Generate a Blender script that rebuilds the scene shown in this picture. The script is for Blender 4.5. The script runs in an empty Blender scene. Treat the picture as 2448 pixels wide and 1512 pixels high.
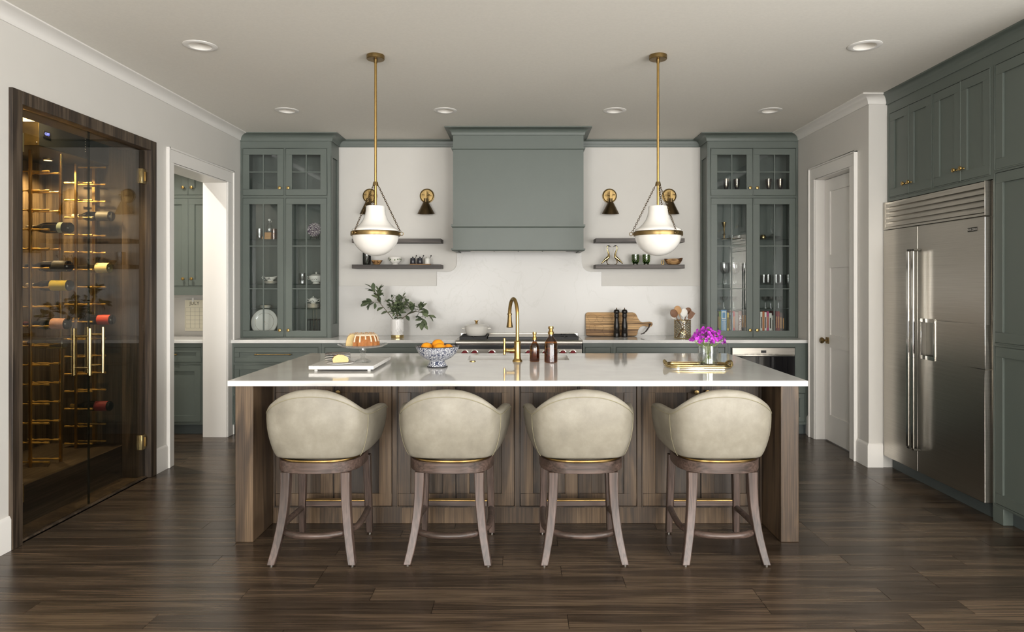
import bpy, bmesh, math, random
from mathutils import Vector, Matrix
R = math.radians
rnd = random.Random(7)
sc = bpy.context.scene
col = sc.collection

# ---------------------------------------------------------------- camera, world, light, exposure
F_PX, VPX, VPY, CAM_H = 1600.0, 1248.0, 677.0, 1.46          # 2448 x 1512 frame
cam_d = bpy.data.cameras.new('camera'); cam = bpy.data.objects.new('camera', cam_d); col.objects.link(cam)
cam.location = (0, 0, CAM_H); cam.rotation_euler = (R(90), 0, 0)
cam_d.sensor_width = 36; cam_d.lens = 36 * F_PX / 2448
cam_d.shift_x = -(VPX - 1224) / 2448; cam_d.shift_y = -(756 - VPY) / 2448
cam_d.clip_start = 0.05
sc.camera = cam
w = bpy.data.worlds.new('world'); sc.world = w; w.use_nodes = True
w.node_tree.nodes['Background'].inputs[0].default_value = (0.95, 0.97, 1.0, 1)
w.node_tree.nodes['Background'].inputs[1].default_value = 1.0
def area(name, loc, rot, sx, sy, power, color=(1, 1, 1)):
    l = bpy.data.lights.new(name, 'AREA'); l.shape = 'RECTANGLE'; l.size = sx; l.size_y = sy; l.energy = power; l.color = color
    o = bpy.data.objects.new(name, l); col.objects.link(o); o.location = loc; o.rotation_euler = rot
    return o
# daylight entering at the windows behind the camera and on the right of the living area
for i, x in enumerate((-1.85, 2.35)):
    area('window_daylight_rear', (x, -5.9, 1.5), (R(106), 0, R(0)), 1.7, 2.4, 250, (1.0, 0.985, 0.96))
area('window_daylight_side', (3.42, 0.6, 1.5), (R(108), 0, R(90)), 2.6, 2.0, 125, (1.0, 0.99, 0.97))
area('window_daylight_side', (3.42, -3.2, 1.5), (R(108), 0, R(90)), 2.6, 2.0, 130, (1.0, 0.99, 0.97))
sc.view_settings.view_transform = 'Standard'; sc.view_settings.look = 'None'
sc.view_settings.gamma = 1; sc.view_settings.use_curve_mapping = False
sc.view_settings.exposure = 0.50

# ---------------------------------------------------------------- measuring helpers (photo pixel at a known distance -> metres)
def PX(px, Y): return (px - VPX) * Y / F_PX
def PZ(py, Y): return CAM_H + (VPY - py) * Y / F_PX

# ---------------------------------------------------------------- mesh builder
class MB:
    def __init__(s): s.v = []; s.f = []; s.m = Matrix()
    def add(s, vs, fs):
        b = len(s.v); s.v += [s.m @ Vector(v) for v in vs]; s.f += [tuple(i + b for i in f) for f in fs]; return s
    def box(s, x0, x1, y0, y1, z0, z1):
        return s.add([(x0,y0,z0),(x1,y0,z0),(x1,y1,z0),(x0,y1,z0),(x0,y0,z1),(x1,y0,z1),(x1,y1,z1),(x0,y1,z1)],
                     [(0,3,2,1),(4,5,6,7),(0,1,5,4),(1,2,6,5),(2,3,7,6),(3,0,4,7)])
    def lathe(s, prof, n=28, c=(0,0,0), a0=0.0, a1=360.0, fx=1.0, fy=1.0):
        full = abs(a1 - a0) >= 359.9; k = n if full else n + 1
        vs = []; fs = []
        for r, z in prof:
            for i in range(k):
                a = R(a0 + (a1 - a0) * i / n)
                vs.append((c[0] + r * math.cos(a) * fx, c[1] + r * math.sin(a) * fy, c[2] + z))
        for j in range(len(prof) - 1):
            for i in range(n):
                a, b = j * k + i, j * k + (i + 1) % k
                fs.append((a, b, b + k, a + k))
        return s.add(vs, fs)
    def cyl(s, p0, p1, r0, r1=None, n=16, cap=True):
        r1 = r0 if r1 is None else r1
        return s.tube([p0, p1], [r0, r1], n, cap)
    def tube(s, pts, r, n=10, cap=True, closed=False, flat=1.0):
        pts = [Vector(p) for p in pts]; N = len(pts)
        rs = r if isinstance(r, (list, tuple)) else [r] * N
        vs = []; fs = []; up = None
        for i, p in enumerate(pts):
            t = (pts[(i+1) % N] - pts[i-1]) if closed else (pts[min(i+1, N-1)] - pts[max(i-1, 0)])
            t.normalize()
            if up is None:
                up = Vector((0,0,1)) if abs(t.z) < .9 else Vector((1,0,0))
            a = up - t * up.dot(t)
            if a.length < 1e-6: a = t.orthogonal()
            a.normalize(); up = a; b = t.cross(a)
            for k in range(n):
                an = 2 * math.pi * k / n
                vs.append(p + a * math.cos(an) * rs[i] * flat + b * math.sin(an) * rs[i])
        for i in range(N if closed else N - 1):
            for k in range(n):
                q = ((i + 1) % N) * n
                fs.append((i*n + k, i*n + (k+1) % n, q + (k+1) % n, q + k))
        if cap and not closed:
            fs.append(tuple(range(n))[::-1]); fs.append(tuple((N-1)*n + k for k in range(n)))
        return s.add(vs, fs)
    def prism(s, poly, z0, z1, ax='z'):
        n = len(poly)
        def P(a, b, h): return {'z': (a, b, h), 'y': (a, h, b), 'x': (h, a, b)}[ax]
        return s.add([P(a, b, z0) for a, b in poly] + [P(a, b, z1) for a, b in poly],
                     [tuple(range(n))[::-1], tuple(range(n, 2*n))] + [(i, (i+1) % n, (i+1) % n + n, i + n) for i in range(n)])
    def ball(s, c, r, n=16, m=10, sz=1.0):
        return s.lathe([(max(r * math.sin(math.pi * j / m), 1e-5), -r * sz * math.cos(math.pi * j / m)) for j in range(m + 1)], n, c)
    def cells(s, u0, u1, v0, v1, holes, d0, d1, ax='y'):
        """a board u0..u1 x v0..v1 with rectangular holes, thickness d0..d1 along ax"""
        vs = sorted({v0, v1, *[h[2] for h in holes], *[h[3] for h in holes]})
        vs = [v for v in vs if v0 <= v <= v1]
        for a, b in zip(vs, vs[1:]):
            m = (a + b) / 2
            cut = sorted((max(h[0], u0), min(h[1], u1)) for h in holes if h[2] < m < h[3])
            x = u0
            for c, d in cut + [(u1, u1)]:
                if c > x + 1e-6:
                    if ax == 'y': s.box(x, c, d0, d1, a, b)
                    elif ax == 'x': s.box(d0, d1, x, c, a, b)
                    else: s.box(x, c, a, b, d0, d1)
                x = max(x, d)
        return s
    def sweep(s, path, prof, closed=False):
        """prof = [(out, z)] swept along an XY polyline, out = to the right of the direction of travel, mitred"""
        P = [Vector((p[0], p[1])) for p in path]; N = len(P); K = len(prof); vs = []; fs = []
        for i in range(N):
            d0 = (P[i] - P[i-1]).normalized() if (i > 0 or closed) else None
            d1 = (P[(i+1) % N] - P[i]).normalized() if (i < N-1 or closed) else None
            d0 = d0 or d1; d1 = d1 or d0
            n0 = Vector((d0.y, -d0.x)); n1 = Vector((d1.y, -d1.x)); m = n0 + n1; m = m / max(m.dot(n0), .2)
            for o, z in prof: vs.append((P[i].x + m.x * o, P[i].y + m.y * o, z))
        for i in range(N if closed else N - 1):
            for k in range(K):
                a, b = i * K, ((i + 1) % N) * K
                fs.append((a + k, b + k, b + (k+1) % K, a + (k+1) % K))
        if not closed: fs += [tuple(range(K)), tuple((N-1)*K + k for k in range(K))[::-1]]
        return s.add(vs, fs)
    def build(s, name, mat, parent=None, smooth=35, bevel=0, seg=2, loc=None, sub=0, fix=True):
        me = bpy.data.meshes.new(name)
        me.from_pydata([tuple(v) for v in s.v], [], s.f)
        if fix:
            bm = bmesh.new(); bm.from_mesh(me)
            bmesh.ops.remove_doubles(bm, verts=bm.verts, dist=1e-5)
            bmesh.ops.recalc_face_normals(bm, faces=bm.faces); bm.to_mesh(me); bm.free()
        if smooth:
            me.shade_smooth()
            if smooth < 180: me.set_sharp_from_angle(angle=R(smooth))
        me.materials.append(M[mat] if isinstance(mat, str) else mat)
        o = bpy.data.objects.new(name, me); col.objects.link(o)
        if parent: o.parent = parent
        if loc: o.location = loc
        if bevel:
            b = o.modifiers.new('bevel', 'BEVEL'); b.width = bevel; b.segments = seg; b.limit_method = 'ANGLE'; b.angle_limit = R(40)
        if sub:
            b = o.modifiers.new('sub', 'SUBSURF'); b.levels = sub; b.render_levels = sub
        return o

def tag(o, label, cat, group=None):
    o['label'] = label; o['category'] = cat
    if group: o['group'] = group
    return o
def thing(name, label, cat, loc=(0,0,0), rz=0, group=None):
    o = bpy.data.objects.new(name, None); col.objects.link(o); o.empty_display_size = .05
    o.location = loc; o.rotation_euler = (0, 0, R(rz))
    return tag(o, label, cat, group)
def struct(o):
    o['kind'] = 'structure'; return o
def kids(o): return [c for c in bpy.data.objects if c.parent == o]
def dup(o, loc=None, rz=None, label=None, parent=None):
    c = o.copy(); col.objects.link(c)
    if parent is not None: c.parent = parent
    if loc is not None: c.location = loc
    if rz is not None: c.rotation_euler = (0, 0, R(rz))
    if label: c['label'] = label
    for k in kids(o): dup(k, parent=c)
    return c
def text_mesh(body, size, name, mat, parent, loc, rot, depth=.0005, align='CENTER'):
    cu = bpy.data.curves.new(name, 'FONT'); cu.body = body; cu.size = size; cu.extrude = depth
    cu.align_x = align; cu.align_y = 'CENTER'
    t = bpy.data.objects.new(name + '_curve', cu); col.objects.link(t)
    bpy.context.view_layer.update()
    me = bpy.data.meshes.new_from_object(t); me.name = name
    bpy.data.objects.remove(t)
    me.materials.clear(); me.materials.append(M[mat])
    o = bpy.data.objects.new(name, me); col.objects.link(o); o.parent = parent; o.location = loc; o.rotation_euler = rot
    return o

# ---------------------------------------------------------------- materials
M = {}
def lin(h):
    h = h.lstrip('#'); c = [int(h[i:i+2], 16) / 255 for i in (0, 2, 4)]
    return tuple(x / 12.92 if x <= .04045 else ((x + .055) / 1.055) ** 2.4 for x in c) + (1,)
def newmat(name):
    m = bpy.data.materials.new(name); m.use_nodes = True; M[name] = m
    nt = m.node_tree; b = nt.nodes['Principled BSDF']
    return m, nt, b
def N(nt, t, **kw):
    n = nt.nodes.new(t)
    for k, v in kw.items():
        if k.startswith('i_'): n.inputs[k[2:].replace('_', ' ')].default_value = v
        else: setattr(n, k, v)
    return n
def coords(nt, scale=(1,1,1), rand=False):
    tc = N(nt, 'ShaderNodeTexCoord'); mp = N(nt, 'ShaderNodeMapping'); mp.inputs['Scale'].default_value = scale
    nt.links.new(tc.outputs['Object'], mp.inputs['Vector'])
    if rand:
        oi = N(nt, 'ShaderNodeObjectInfo'); mm = N(nt, 'ShaderNodeMath', operation='MULTIPLY'); mm.inputs[1].default_value = 37.0
        nt.links.new(oi.outputs['Random'], mm.inputs[0]); nt.links.new(mm.outputs[0], mp.inputs['Location'])
        return mp.outputs[0], oi
    return mp.outputs[0], None
def ramp(nt, fac, stops):
    r = N(nt, 'ShaderNodeValToRGB'); e = r.color_ramp.elements
    while len(e) < len(stops): e.new(.5)
    for el, (p, c) in zip(e, stops): el.position = p; el.color = c
    nt.links.new(fac, r.inputs[0]); return r.outputs[0]
def mixc(nt, a, b, fac, mode='MIX'):
    n = N(nt, 'ShaderNodeMix', data_type='RGBA', blend_type=mode)
    for s, v in ((0, fac), (6, a), (7, b)):
        if hasattr(v, 'is_output'): nt.links.new(v, n.inputs[s])
        else: n.inputs[s].default_value = v
    return n.outputs[2]
def bump(nt, b, h, strength=.2, dist=.002):
    n = N(nt, 'ShaderNodeBump'); n.inputs['Strength'].default_value = strength; n.inputs['Distance'].default_value = dist
    nt.links.new(h, n.inputs['Height']); nt.links.new(n.outputs[0], b.inputs['Normal'])
def plain(name, h, rough=.5, metal=0, noise=0, nscale=40, bmp=0, spec=.5, emit=0, coat=0):
    m, nt, b = newmat(name); c = lin(h)
    b.inputs['Base Color'].default_value = c; b.inputs['Roughness'].default_value = rough; b.inputs['Metallic'].default_value = metal
    b.inputs['Specular IOR Level'].default_value = spec; b.inputs['Coat Weight'].default_value = coat
    if emit: b.inputs['Emission Color'].default_value = c; b.inputs['Emission Strength'].default_value = emit
    v, _ = coords(nt); n = N(nt, 'ShaderNodeTexNoise'); n.inputs['Scale'].default_value = nscale; n.inputs['Detail'].default_value = 4
    nt.links.new(v, n.inputs['Vector'])
    if noise:
        d = tuple(x * (1 - noise) for x in c[:3]) + (1,); l = tuple(min(1, x * (1 + noise)) for x in c[:3]) + (1,)
        nt.links.new(ramp(nt, n.outputs['Fac'], [(.3, d), (.7, l)]), b.inputs['Base Color'])
    if bmp: bump(nt, b, n.outputs['Fac'], bmp, .001)
    return m
def wood(name, stops, axis='x', freq=14, rough=.4, tone=.25, coat=0, fine=110, ring=.35, stretch=.06):
    m, nt, b = newmat(name)
    k = {'x': 0, 'y': 1, 'z': 2}[axis]
    sv = [freq] * 3; sv[k] = freq * stretch; s2 = [fine] * 3; s2[k] = 2.5
    v, oi = coords(nt, sv, True)
    n = N(nt, 'ShaderNodeTexNoise'); n.inputs['Detail'].default_value = 5; n.inputs['Distortion'].default_value = .6; n.inputs['Scale'].default_value = 1.0
    nt.links.new(v, n.inputs['Vector'])
    wv = N(nt, 'ShaderNodeMath', operation='MULTIPLY'); wv.inputs[1].default_value = 26; nt.links.new(n.outputs['Fac'], wv.inputs[0])
    sn = N(nt, 'ShaderNodeMath', operation='SINE'); nt.links.new(wv.outputs[0], sn.inputs[0])
    sn2 = N(nt, 'ShaderNodeMath', operation='MULTIPLY_ADD'); sn2.inputs[1].default_value = .12 * ring / .35; nt.links.new(sn.outputs[0], sn2.inputs[0]); nt.links.new(n.outputs['Fac'], sn2.inputs[2])
    c1 = ramp(nt, sn2.outputs[0], stops)
    v2, _ = coords(nt, s2, True)
    n2 = N(nt, 'ShaderNodeTexNoise'); n2.inputs['Scale'].default_value = 1.0; n2.inputs['Detail'].default_value = 3; nt.links.new(v2, n2.inputs['Vector'])
    g = ramp(nt, n2.outputs['Fac'], [(.38, (.42,.40,.38,1)), (.62, (1.15,1.15,1.15,1))])
    c2 = mixc(nt, c1, g, .75, 'MULTIPLY')
    mr = N(nt, 'ShaderNodeMapRange'); mr.inputs['To Min'].default_value = 1 - tone; mr.inputs['To Max'].default_value = 1 + tone
    nt.links.new(oi.outputs['Random'], mr.inputs['Value'])
    hs = N(nt, 'ShaderNodeHueSaturation'); nt.links.new(mr.outputs[0], hs.inputs['Value']); nt.links.new(c2, hs.inputs['Color'])
    nt.links.new(hs.outputs[0], b.inputs['Base Color'])
    b.inputs['Roughness'].default_value = rough; b.inputs['Coat Weight'].default_value = coat; b.inputs['Coat Roughness'].default_value = .2
    bump(nt, b, n2.outputs['Fac'], .12, .001)
    return m
def glass(name, tint=(1,1,1,1), ior=1.45, rough=0.0, boost=0.0, spec=(1,1,1,1)):
    m, nt, b = newmat(name); nt.nodes.remove(b)
    t = N(nt, 'ShaderNodeBsdfTransparent'); t.inputs[0].default_value = tint
    g = N(nt, 'ShaderNodeBsdfGlossy'); g.inputs['Roughness'].default_value = rough; g.inputs[0].default_value = spec
    fr = N(nt, 'ShaderNodeFresnel'); ge = N(nt, 'ShaderNodeNewGeometry')      # same reflectance on both faces of a thin pane
    mi = N(nt, 'ShaderNodeMapRange'); mi.inputs['To Min'].default_value = ior; mi.inputs['To Max'].default_value = 1 / ior
    nt.links.new(ge.outputs['Backfacing'], mi.inputs['Value']); nt.links.new(mi.outputs[0], fr.inputs[0])
    ad = N(nt, 'ShaderNodeMath', operation='ADD', use_clamp=True); ad.inputs[1].default_value = boost; nt.links.new(fr.outputs[0], ad.inputs[0])
    mx = N(nt, 'ShaderNodeMixShader'); nt.links.new(ad.outputs[0], mx.inputs[0]); nt.links.new(t.outputs[0], mx.inputs[1]); nt.links.new(g.outputs[0], mx.inputs[2])
    nt.links.new(mx.outputs[0], nt.nodes['Material Output'].inputs[0]); return m

plain('wall', '#d1cec8', .6, noise=.015, nscale=3, bmp=.05)
plain('ceiling', '#e6e2d9', .8, noise=.02, nscale=60, bmp=.15)
plain('trim', '#e6e3de', .38)
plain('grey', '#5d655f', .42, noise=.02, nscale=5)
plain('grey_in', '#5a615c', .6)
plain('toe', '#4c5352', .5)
plain('black', '#0d0d0e', .35)
plain('iron', '#1c1c1d', .55, noise=.2, nscale=80, bmp=.2)
plain('dark_unit', '#16191b', .5)
plain('white_cer', '#e9e6df', .15, coat=.5)
plain('matte_white', '#e8e6e1', .5)
plain('plate_rim', '#23252a', .3)
plain('brass', '#b8995f', .28, metal=1, noise=.08, nscale=25)
plain('peg_brass', '#c4a258', .4, metal=.55)
plain('old_brass', '#8d774f', .36, metal=1, noise=.15, nscale=30)
plain('dark_brass', '#62523a', .42, metal=1, noise=.2, nscale=20)
plain('gold', '#cbb684', .22, metal=1, noise=.05)
plain('chain', '#54452c', .4, metal=1)
plain('steel_dark', '#55534e', .35, metal=1)
plain('chrome', '#c9c7c2', .12, metal=1)
plain('knob_red', '#8a1420', .3, coat=.5)
plain('paper', '#e6e0cb', .8)
plain('ink', '#6b6656', .8)
plain('ink_dark', '#2b2119', .8)
plain('white_ink', '#efece6', .7)
plain('opal', '#e4e1db', .15, coat=.5, emit=.03)
plain('stem', '#5a4a2e', .7, noise=.2)
plain('green_stem', '#7d9440', .5, noise=.2)
plain('seam', '#8f886f', .7)
plain('strap', '#3a2f2a', .6)
plain('mill', '#17120f', .33, noise=.2, nscale=30)
plain('spoon_wood', '#b98d5c', .55, noise=.12, nscale=20)
plain('spoon_dark', '#7a5236', .55, noise=.15, nscale=20)
plain('silicone', '#eceae4', .5)
plain('copper_g', '#b5773f', .3, metal=1)
plain('cork', '#b98c5c', .8, noise=.15, nscale=120)
plain('cream_cake', '#d8c08a', .85, noise=.08, nscale=180, bmp=.5)
plain('cake', '#9c6230', .75, noise=.25, nscale=60, bmp=.4)
plain('icing', '#d9c7ad', .35, noise=.14, nscale=110, bmp=.3)
plain('oven_glass', '#0b0b10', .06, coat=.5)
plain('sink', '#eceae6', .2)
plain('black_glaze', '#2a2a30', .3)
plain('speck_white', '#dcdad3', .35)
plain('display_blue', '#5a6bff', .5, emit=3.0)
plain('lamp_warm', '#ffd79a', .5, emit=6.0)
plain('lamp_soft', '#efe9dd', .5, emit=.12)
plain('lamp_off', '#dedad2', .45)
plain('rubber', '#2c2420', .7)
plain('galv', '#8c7a4e', .4, metal=1, noise=.3, nscale=14)
plain('iris_glass', '#8d8a96', .1, metal=.6)

glass('pane', (.93,.95,.945,1), 1.45)
glass('wine_glass', (.70,.69,.65,1), 1.42)
glass('glass_edge', (.55,.62,.58,1), 1.5)
glass('crystal', (.94,.95,.95,1), 1.5, .02, .05)
glass('shelf_glass', (.80,.86,.84,1), 1.45)
glass('rose_glass', (.88,.62,.5,1), 1.5, .02, .04)
glass('green_glass', (.10,.33,.06,1), 1.5, .05, .06)
glass('teal_glass', (.03,.14,.10,1), 1.5, .05, .06)
glass('amber', (.52,.30,.12,1), 1.5, .01, .03)
glass('wine_green', (.03,.05,.03,1), 1.5, .03, .03)
glass('wine_clear', (.75,.76,.6,1), 1.5, .03, .03)
glass('smoke_flute', (.62,.55,.62,1), 1.5, .05, .1, (1.0,.88,.7,1))

# bright polished quartz
m, nt, b = newmat('quartz'); b.inputs['Base Color'].default_value = lin('#dfdedb'); b.inputs['Roughness'].default_value = .07; b.inputs['Specular IOR Level'].default_value = .62
v, _ = coords(nt); n = N(nt, 'ShaderNodeTexNoise'); n.inputs['Scale'].default_value = 5; n.inputs['Detail'].default_value = 6; nt.links.new(v, n.inputs['Vector'])
nt.links.new(ramp(nt, n.outputs['Fac'], [(.35, lin('#dad9d6')), (.6, lin('#e1e0dd'))]), b.inputs['Base Color'])
# stone slab of the backsplash with pale veins
def slab(name, base, vein, rough, sc_=2.2):
    m, nt, b = newmat(name); b.inputs['Roughness'].default_value = rough
    v, _ = coords(nt); n = N(nt, 'ShaderNodeTexNoise'); n.inputs['Scale'].default_value = sc_; n.inputs['Detail'].default_value = 9; n.inputs['Distortion'].default_value = 1.4
    nt.links.new(v, n.inputs['Vector'])
    nt.links.new(ramp(nt, n.outputs['Fac'], [(.0, lin(base)), (.485, lin(base)), (.5, lin(vein)), (.515, lin(base)), (1, lin(base))]), b.inputs['Base Color'])
slab('backsplash', '#c9c7c3', '#c4c2bd', .3)
slab('marble', '#e9e7e4', '#c8c5c2', .2, 4)
# brushed stainless steel
def brushed(name, c0, c1, sv, rough):
    m, nt, b = newmat(name); b.inputs['Metallic'].default_value = 1
    v, _ = coords(nt, sv); n = N(nt, 'ShaderNodeTexNoise'); n.inputs['Scale'].default_value = 1; n.inputs['Detail'].default_value = 3; nt.links.new(v, n.inputs['Vector'])
    nt.links.new(ramp(nt, n.outputs['Fac'], [(.3, lin(c0)), (.7, lin(c1))]), b.inputs['Base Color'])
    b.inputs['Roughness'].default_value = rough
brushed('steel', '#b3aea5', '#c4bfb6', (2, 2, 400), .3)
brushed('steel_h', '#b3aea5', '#c4bfb6', (2, 400, 2), .26)

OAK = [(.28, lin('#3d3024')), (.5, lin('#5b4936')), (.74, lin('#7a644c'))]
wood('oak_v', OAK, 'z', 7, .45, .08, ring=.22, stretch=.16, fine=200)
wood('oak_h', OAK, 'x', 12, .45, .12)
wood('oak_y', OAK, 'y', 12, .45, .12)
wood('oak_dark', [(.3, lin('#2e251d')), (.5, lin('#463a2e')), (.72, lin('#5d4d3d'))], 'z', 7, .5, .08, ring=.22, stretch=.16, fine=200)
wood('plank', [(.28, lin('#392f26')), (.5, lin('#4d4034')), (.72, lin('#625343'))], 'x', 9, .27, .14, ring=.25, stretch=.08)
wood('stool_wood', [(.3, lin('#43362f')), (.5, lin('#50413a')), (.72, lin('#5d4c44'))], 'z', 10, .38, .06)
wood('stool_wood_x', [(.3, lin('#43362f')), (.5, lin('#50413a')), (.72, lin('#5d4c44'))], 'x', 10, .38, .06)
wood('shelf_wood', [(.3, lin('#3a332e')), (.5, lin('#4d4540')), (.72, lin('#625a54'))], 'x', 16, .5, .08)
wood('cellar_wood', [(.3, lin('#352d24')), (.5, lin('#4d4233')), (.72, lin('#655743'))], 'z', 6, .5, .05)
wood('cellar_wood_y', [(.3, lin('#302820')), (.5, lin('#42382d')), (.72, lin('#54493b'))], 'y', 6, .5, .05)
wood('frame_wood', [(.3, lin('#332920')), (.5, lin('#463a2e')), (.72, lin('#574a3c'))], 'z', 14, .5, .06)
wood('board_wood', [(.28, lin('#7a5a38')), (.5, lin('#b08a5a')), (.72, lin('#cfa977'))], 'x', 12, .5, .05, ring=.6)
wood('bowl_wood', [(.3, lin('#5b3d26')), (.5, lin('#93693f')), (.72, lin('#c79f6c'))], 'x', 22, .45, .1, ring=.7)

# mottled stone-coloured leather
m, nt, b = newmat('leather'); v, _ = coords(nt, rand=True)
n = N(nt, 'ShaderNodeTexNoise'); n.inputs['Scale'].default_value = 9; n.inputs['Detail'].default_value = 7; n.inputs['Roughness'].default_value = .65; nt.links.new(v, n.inputs['Vector'])
nt.links.new(ramp(nt, n.outputs['Fac'], [(.3, lin('#807a6d')), (.5, lin('#8c8678')), (.7, lin('#989284'))]), b.inputs['Base Color'])
b.inputs['Roughness'].default_value = .42
n2 = N(nt, 'ShaderNodeTexVoronoi'); n2.inputs['Scale'].default_value = 260; nt.links.new(v, n2.inputs['Vector']); bump(nt, b, n2.outputs['Distance'], .08, .001)

# blue and white painted pattern
def pattern(name, c_bg, c_ink, scale, thr=.09):
    m, nt, b = newmat(name); v, _ = coords(nt, (scale,)*3)
    vo = N(nt, 'ShaderNodeTexVoronoi', feature='DISTANCE_TO_EDGE'); vo.inputs['Scale'].default_value = 1
    wv = N(nt, 'ShaderNodeTexWave', wave_type='RINGS'); wv.inputs['Scale'].default_value = .9; wv.inputs['Distortion'].default_value = 7; wv.inputs['Detail'].default_value = 2
    nt.links.new(v, vo.inputs['Vector']); nt.links.new(v, wv.inputs['Vector'])
    a = ramp(nt, vo.outputs['Distance'], [(thr, (0,0,0,1)), (thr + .04, (1,1,1,1))])
    c = ramp(nt, wv.outputs['Fac'], [(.55, (1,1,1,1)), (.62, (0,0,0,1))])
    mm = mixc(nt, a, c, 1.0, 'MULTIPLY')
    nt.links.new(mixc(nt, lin(c_ink), lin(c_bg), mm), b.inputs['Base Color']); b.inputs['Roughness'].default_value = .15
pattern('blue_pattern', '#e8e9ea', '#333b55', 66, .05)
pattern('purple_pattern', '#e6e0de', '#4d3a52', 55)
pattern('leaf_pattern', '#ecebe3', '#3f6b2a', 30, .02)
pattern('bw_pattern', '#d8d3cd', '#7a6a66', 120, .05)
# oranges
m = plain('orange', '#f09a14', .4, noise=.08, nscale=30, bmp=0); nt = m.node_tree
n = N(nt, 'ShaderNodeTexNoise'); n.inputs['Scale'].default_value = 300; v, _ = coords(nt); nt.links.new(v, n.inputs['Vector']); bump(nt, nt.nodes['Principled BSDF'], n.outputs['Fac'], .25, .001)
# leaves with a paler edge
def leafmat(name, c0, c1):
    m, nt, b = newmat(name); v, oi = coords(nt)
    c = mixc(nt, lin(c0), lin(c1), oi.outputs['Random'] if oi else .5)
    oi = N(nt, 'ShaderNodeObjectInfo'); c = mixc(nt, lin(c0), lin(c1), oi.outputs['Random'])
    nt.links.new(c, b.inputs['Base Color']); b.inputs['Roughness'].default_value = .45
leafmat('leaf', '#43503a', '#7b8766'); leafmat('leaf_green', '#3f5a1f', '#71903c'); leafmat('petal', '#8a1596', '#cf3fd6')

# ================================================================ THE ROOM
XL, XR, YB, ZC = -2.80, 2.745, 6.92, 2.944       # left wall, pantry wall, back wall, ceiling
YP = 5.30                                        # front of the white pier beside the refrigerator
YF = -6.0                                       # rear wall of the living area
DOOR_L = (5.35, 6.33, 0, 2.42); WINE = (3.651, 5.089, -.1, 2.529); DOOR_R = (5.575, 6.25, 0, 2.43)

# floor: a dark base slab and the planks laid across the room
fl = struct(MB().box(-4.6, 3.7, YF - .1, 7.1, -.12, -.012).build('floor', 'black'))
def plank_mesh(L):
    mb = MB().box(0, L - .0022, 0, .1245, -.014, 0)
    o = mb.build('plank', 'plank', None, smooth=0, bevel=.0012, seg=1); me = o.data; bpy.data.objects.remove(o); return me
PM = {L: plank_mesh(L) for L in (.6, .9, 1.2, 1.5, 1.8)}
def plank(L, x, y):
    o = bpy.data.objects.new('plank', PM[L]); col.objects.link(o); o.parent = fl; o.location = (x, y, 0)
y = 1.30
while y < 6.46:
    lo = -4.55 if y > 5.2 else -2.79
    x = lo - rnd.choice([0, .25, .5, .75, 1.0]) * (1 if y > 5.2 else .2)
    hi = 3.0 if y < 5.3 else 2.74
    x = max(x, -4.58) if y > 5.2 else -2.80
    while x < hi - .05:
        L = rnd.choice([.6, .9, 1.2, 1.5, 1.8, 1.8, 1.5])
        if x + L > hi + .28: L = .6 if x + .6 > hi else rnd.choice([.6, .9])
        plank(L, x, y); x += L
    y += .127
# the rest of the living area, behind the camera and out of every view: one laid surface
rest = MB().box(-2.8, 3.5, YF, 1.2985, -.014, 0).build('floorboards', 'plank', fl, smooth=0); rest['kind'] = 'stuff'

CANS = [(-2.01, 4.18), (2.14, 4.18), (-2.02, 5.75), (-.66, 5.75), (.795, 5.75), (2.13, 5.75), (-3.5, 5.75)]
struct(MB().cells(-4.7, 3.7, YF - .1, 7.1, [(x - .069, x + .069, y - .069, y + .069) for x, y in CANS], ZC, ZC + .12, 'z').build('ceiling', 'ceiling', smooth=0))
struct(MB().box(-4.7, -4.6, 5.172, 7.1, 0, ZC).build('wall_pantry', 'wall', smooth=0))
struct(MB().box(-4.6, XL - .2005, 5.172, 5.25, 0, ZC).build('wall_pantry', 'wall', smooth=0))
# left wall with the wine cellar opening and the pantry doorway
wl = struct(MB().cells(YF, 7.02, 0, ZC, [WINE, DOOR_L], XL - .2, XL, 'x').build('wall_left', 'wall', smooth=0))
wb = struct(MB().box(-4.6, 3.7, YB + .012, 7.1, 0, ZC).build('wall_back', 'wall', smooth=0))
wr = struct(MB().cells(YP, YB + .012, 0, ZC, [DOOR_R], XR, XR + .16, 'x').build('wall_right', 'wall', smooth=0))
struct(MB().box(XR + .1605, 3.62, YP, YP + .12, 0, ZC).build('wall_pier', 'wall', smooth=0))
struct(MB().cells(YF, YP, 0, ZC, [(-.7, 1.9, .5, 2.5), (-4.5, -1.9, .5, 2.5)], 3.5, 3.62, 'x').build('wall_side', 'wall', smooth=0))
struct(MB().cells(XL, 3.5, 0, ZC, [(x - .85, x + .85, .35, 2.65) for x in (-1.85, 2.35)], YF - .02, YF + .1, 'y').build('wall_rear', 'wall', smooth=0))
for i, x in enumerate((-1.85, 2.35)):
    wf = MB().cells(x - .85, x + .85, .35, 2.65, [(x - .80, x - .02, .40, 2.60), (x + .02, x + .80, .40, 2.60)], YF, YF + .05, 'y').build('window_%d' % (i + 1), 'trim', smooth=0); struct(wf)
for i, y in enumerate((-.7, -4.5)):
    wf = MB().cells(y, y + 2.6, .5, 2.5, [(y + .06, y + 1.28, .56, 2.44), (y + 1.32, y + 2.54, .56, 2.44)], 3.55, 3.6, 'x').build('window_%d' % (i + 3), 'trim', smooth=0); struct(wf)

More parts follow.
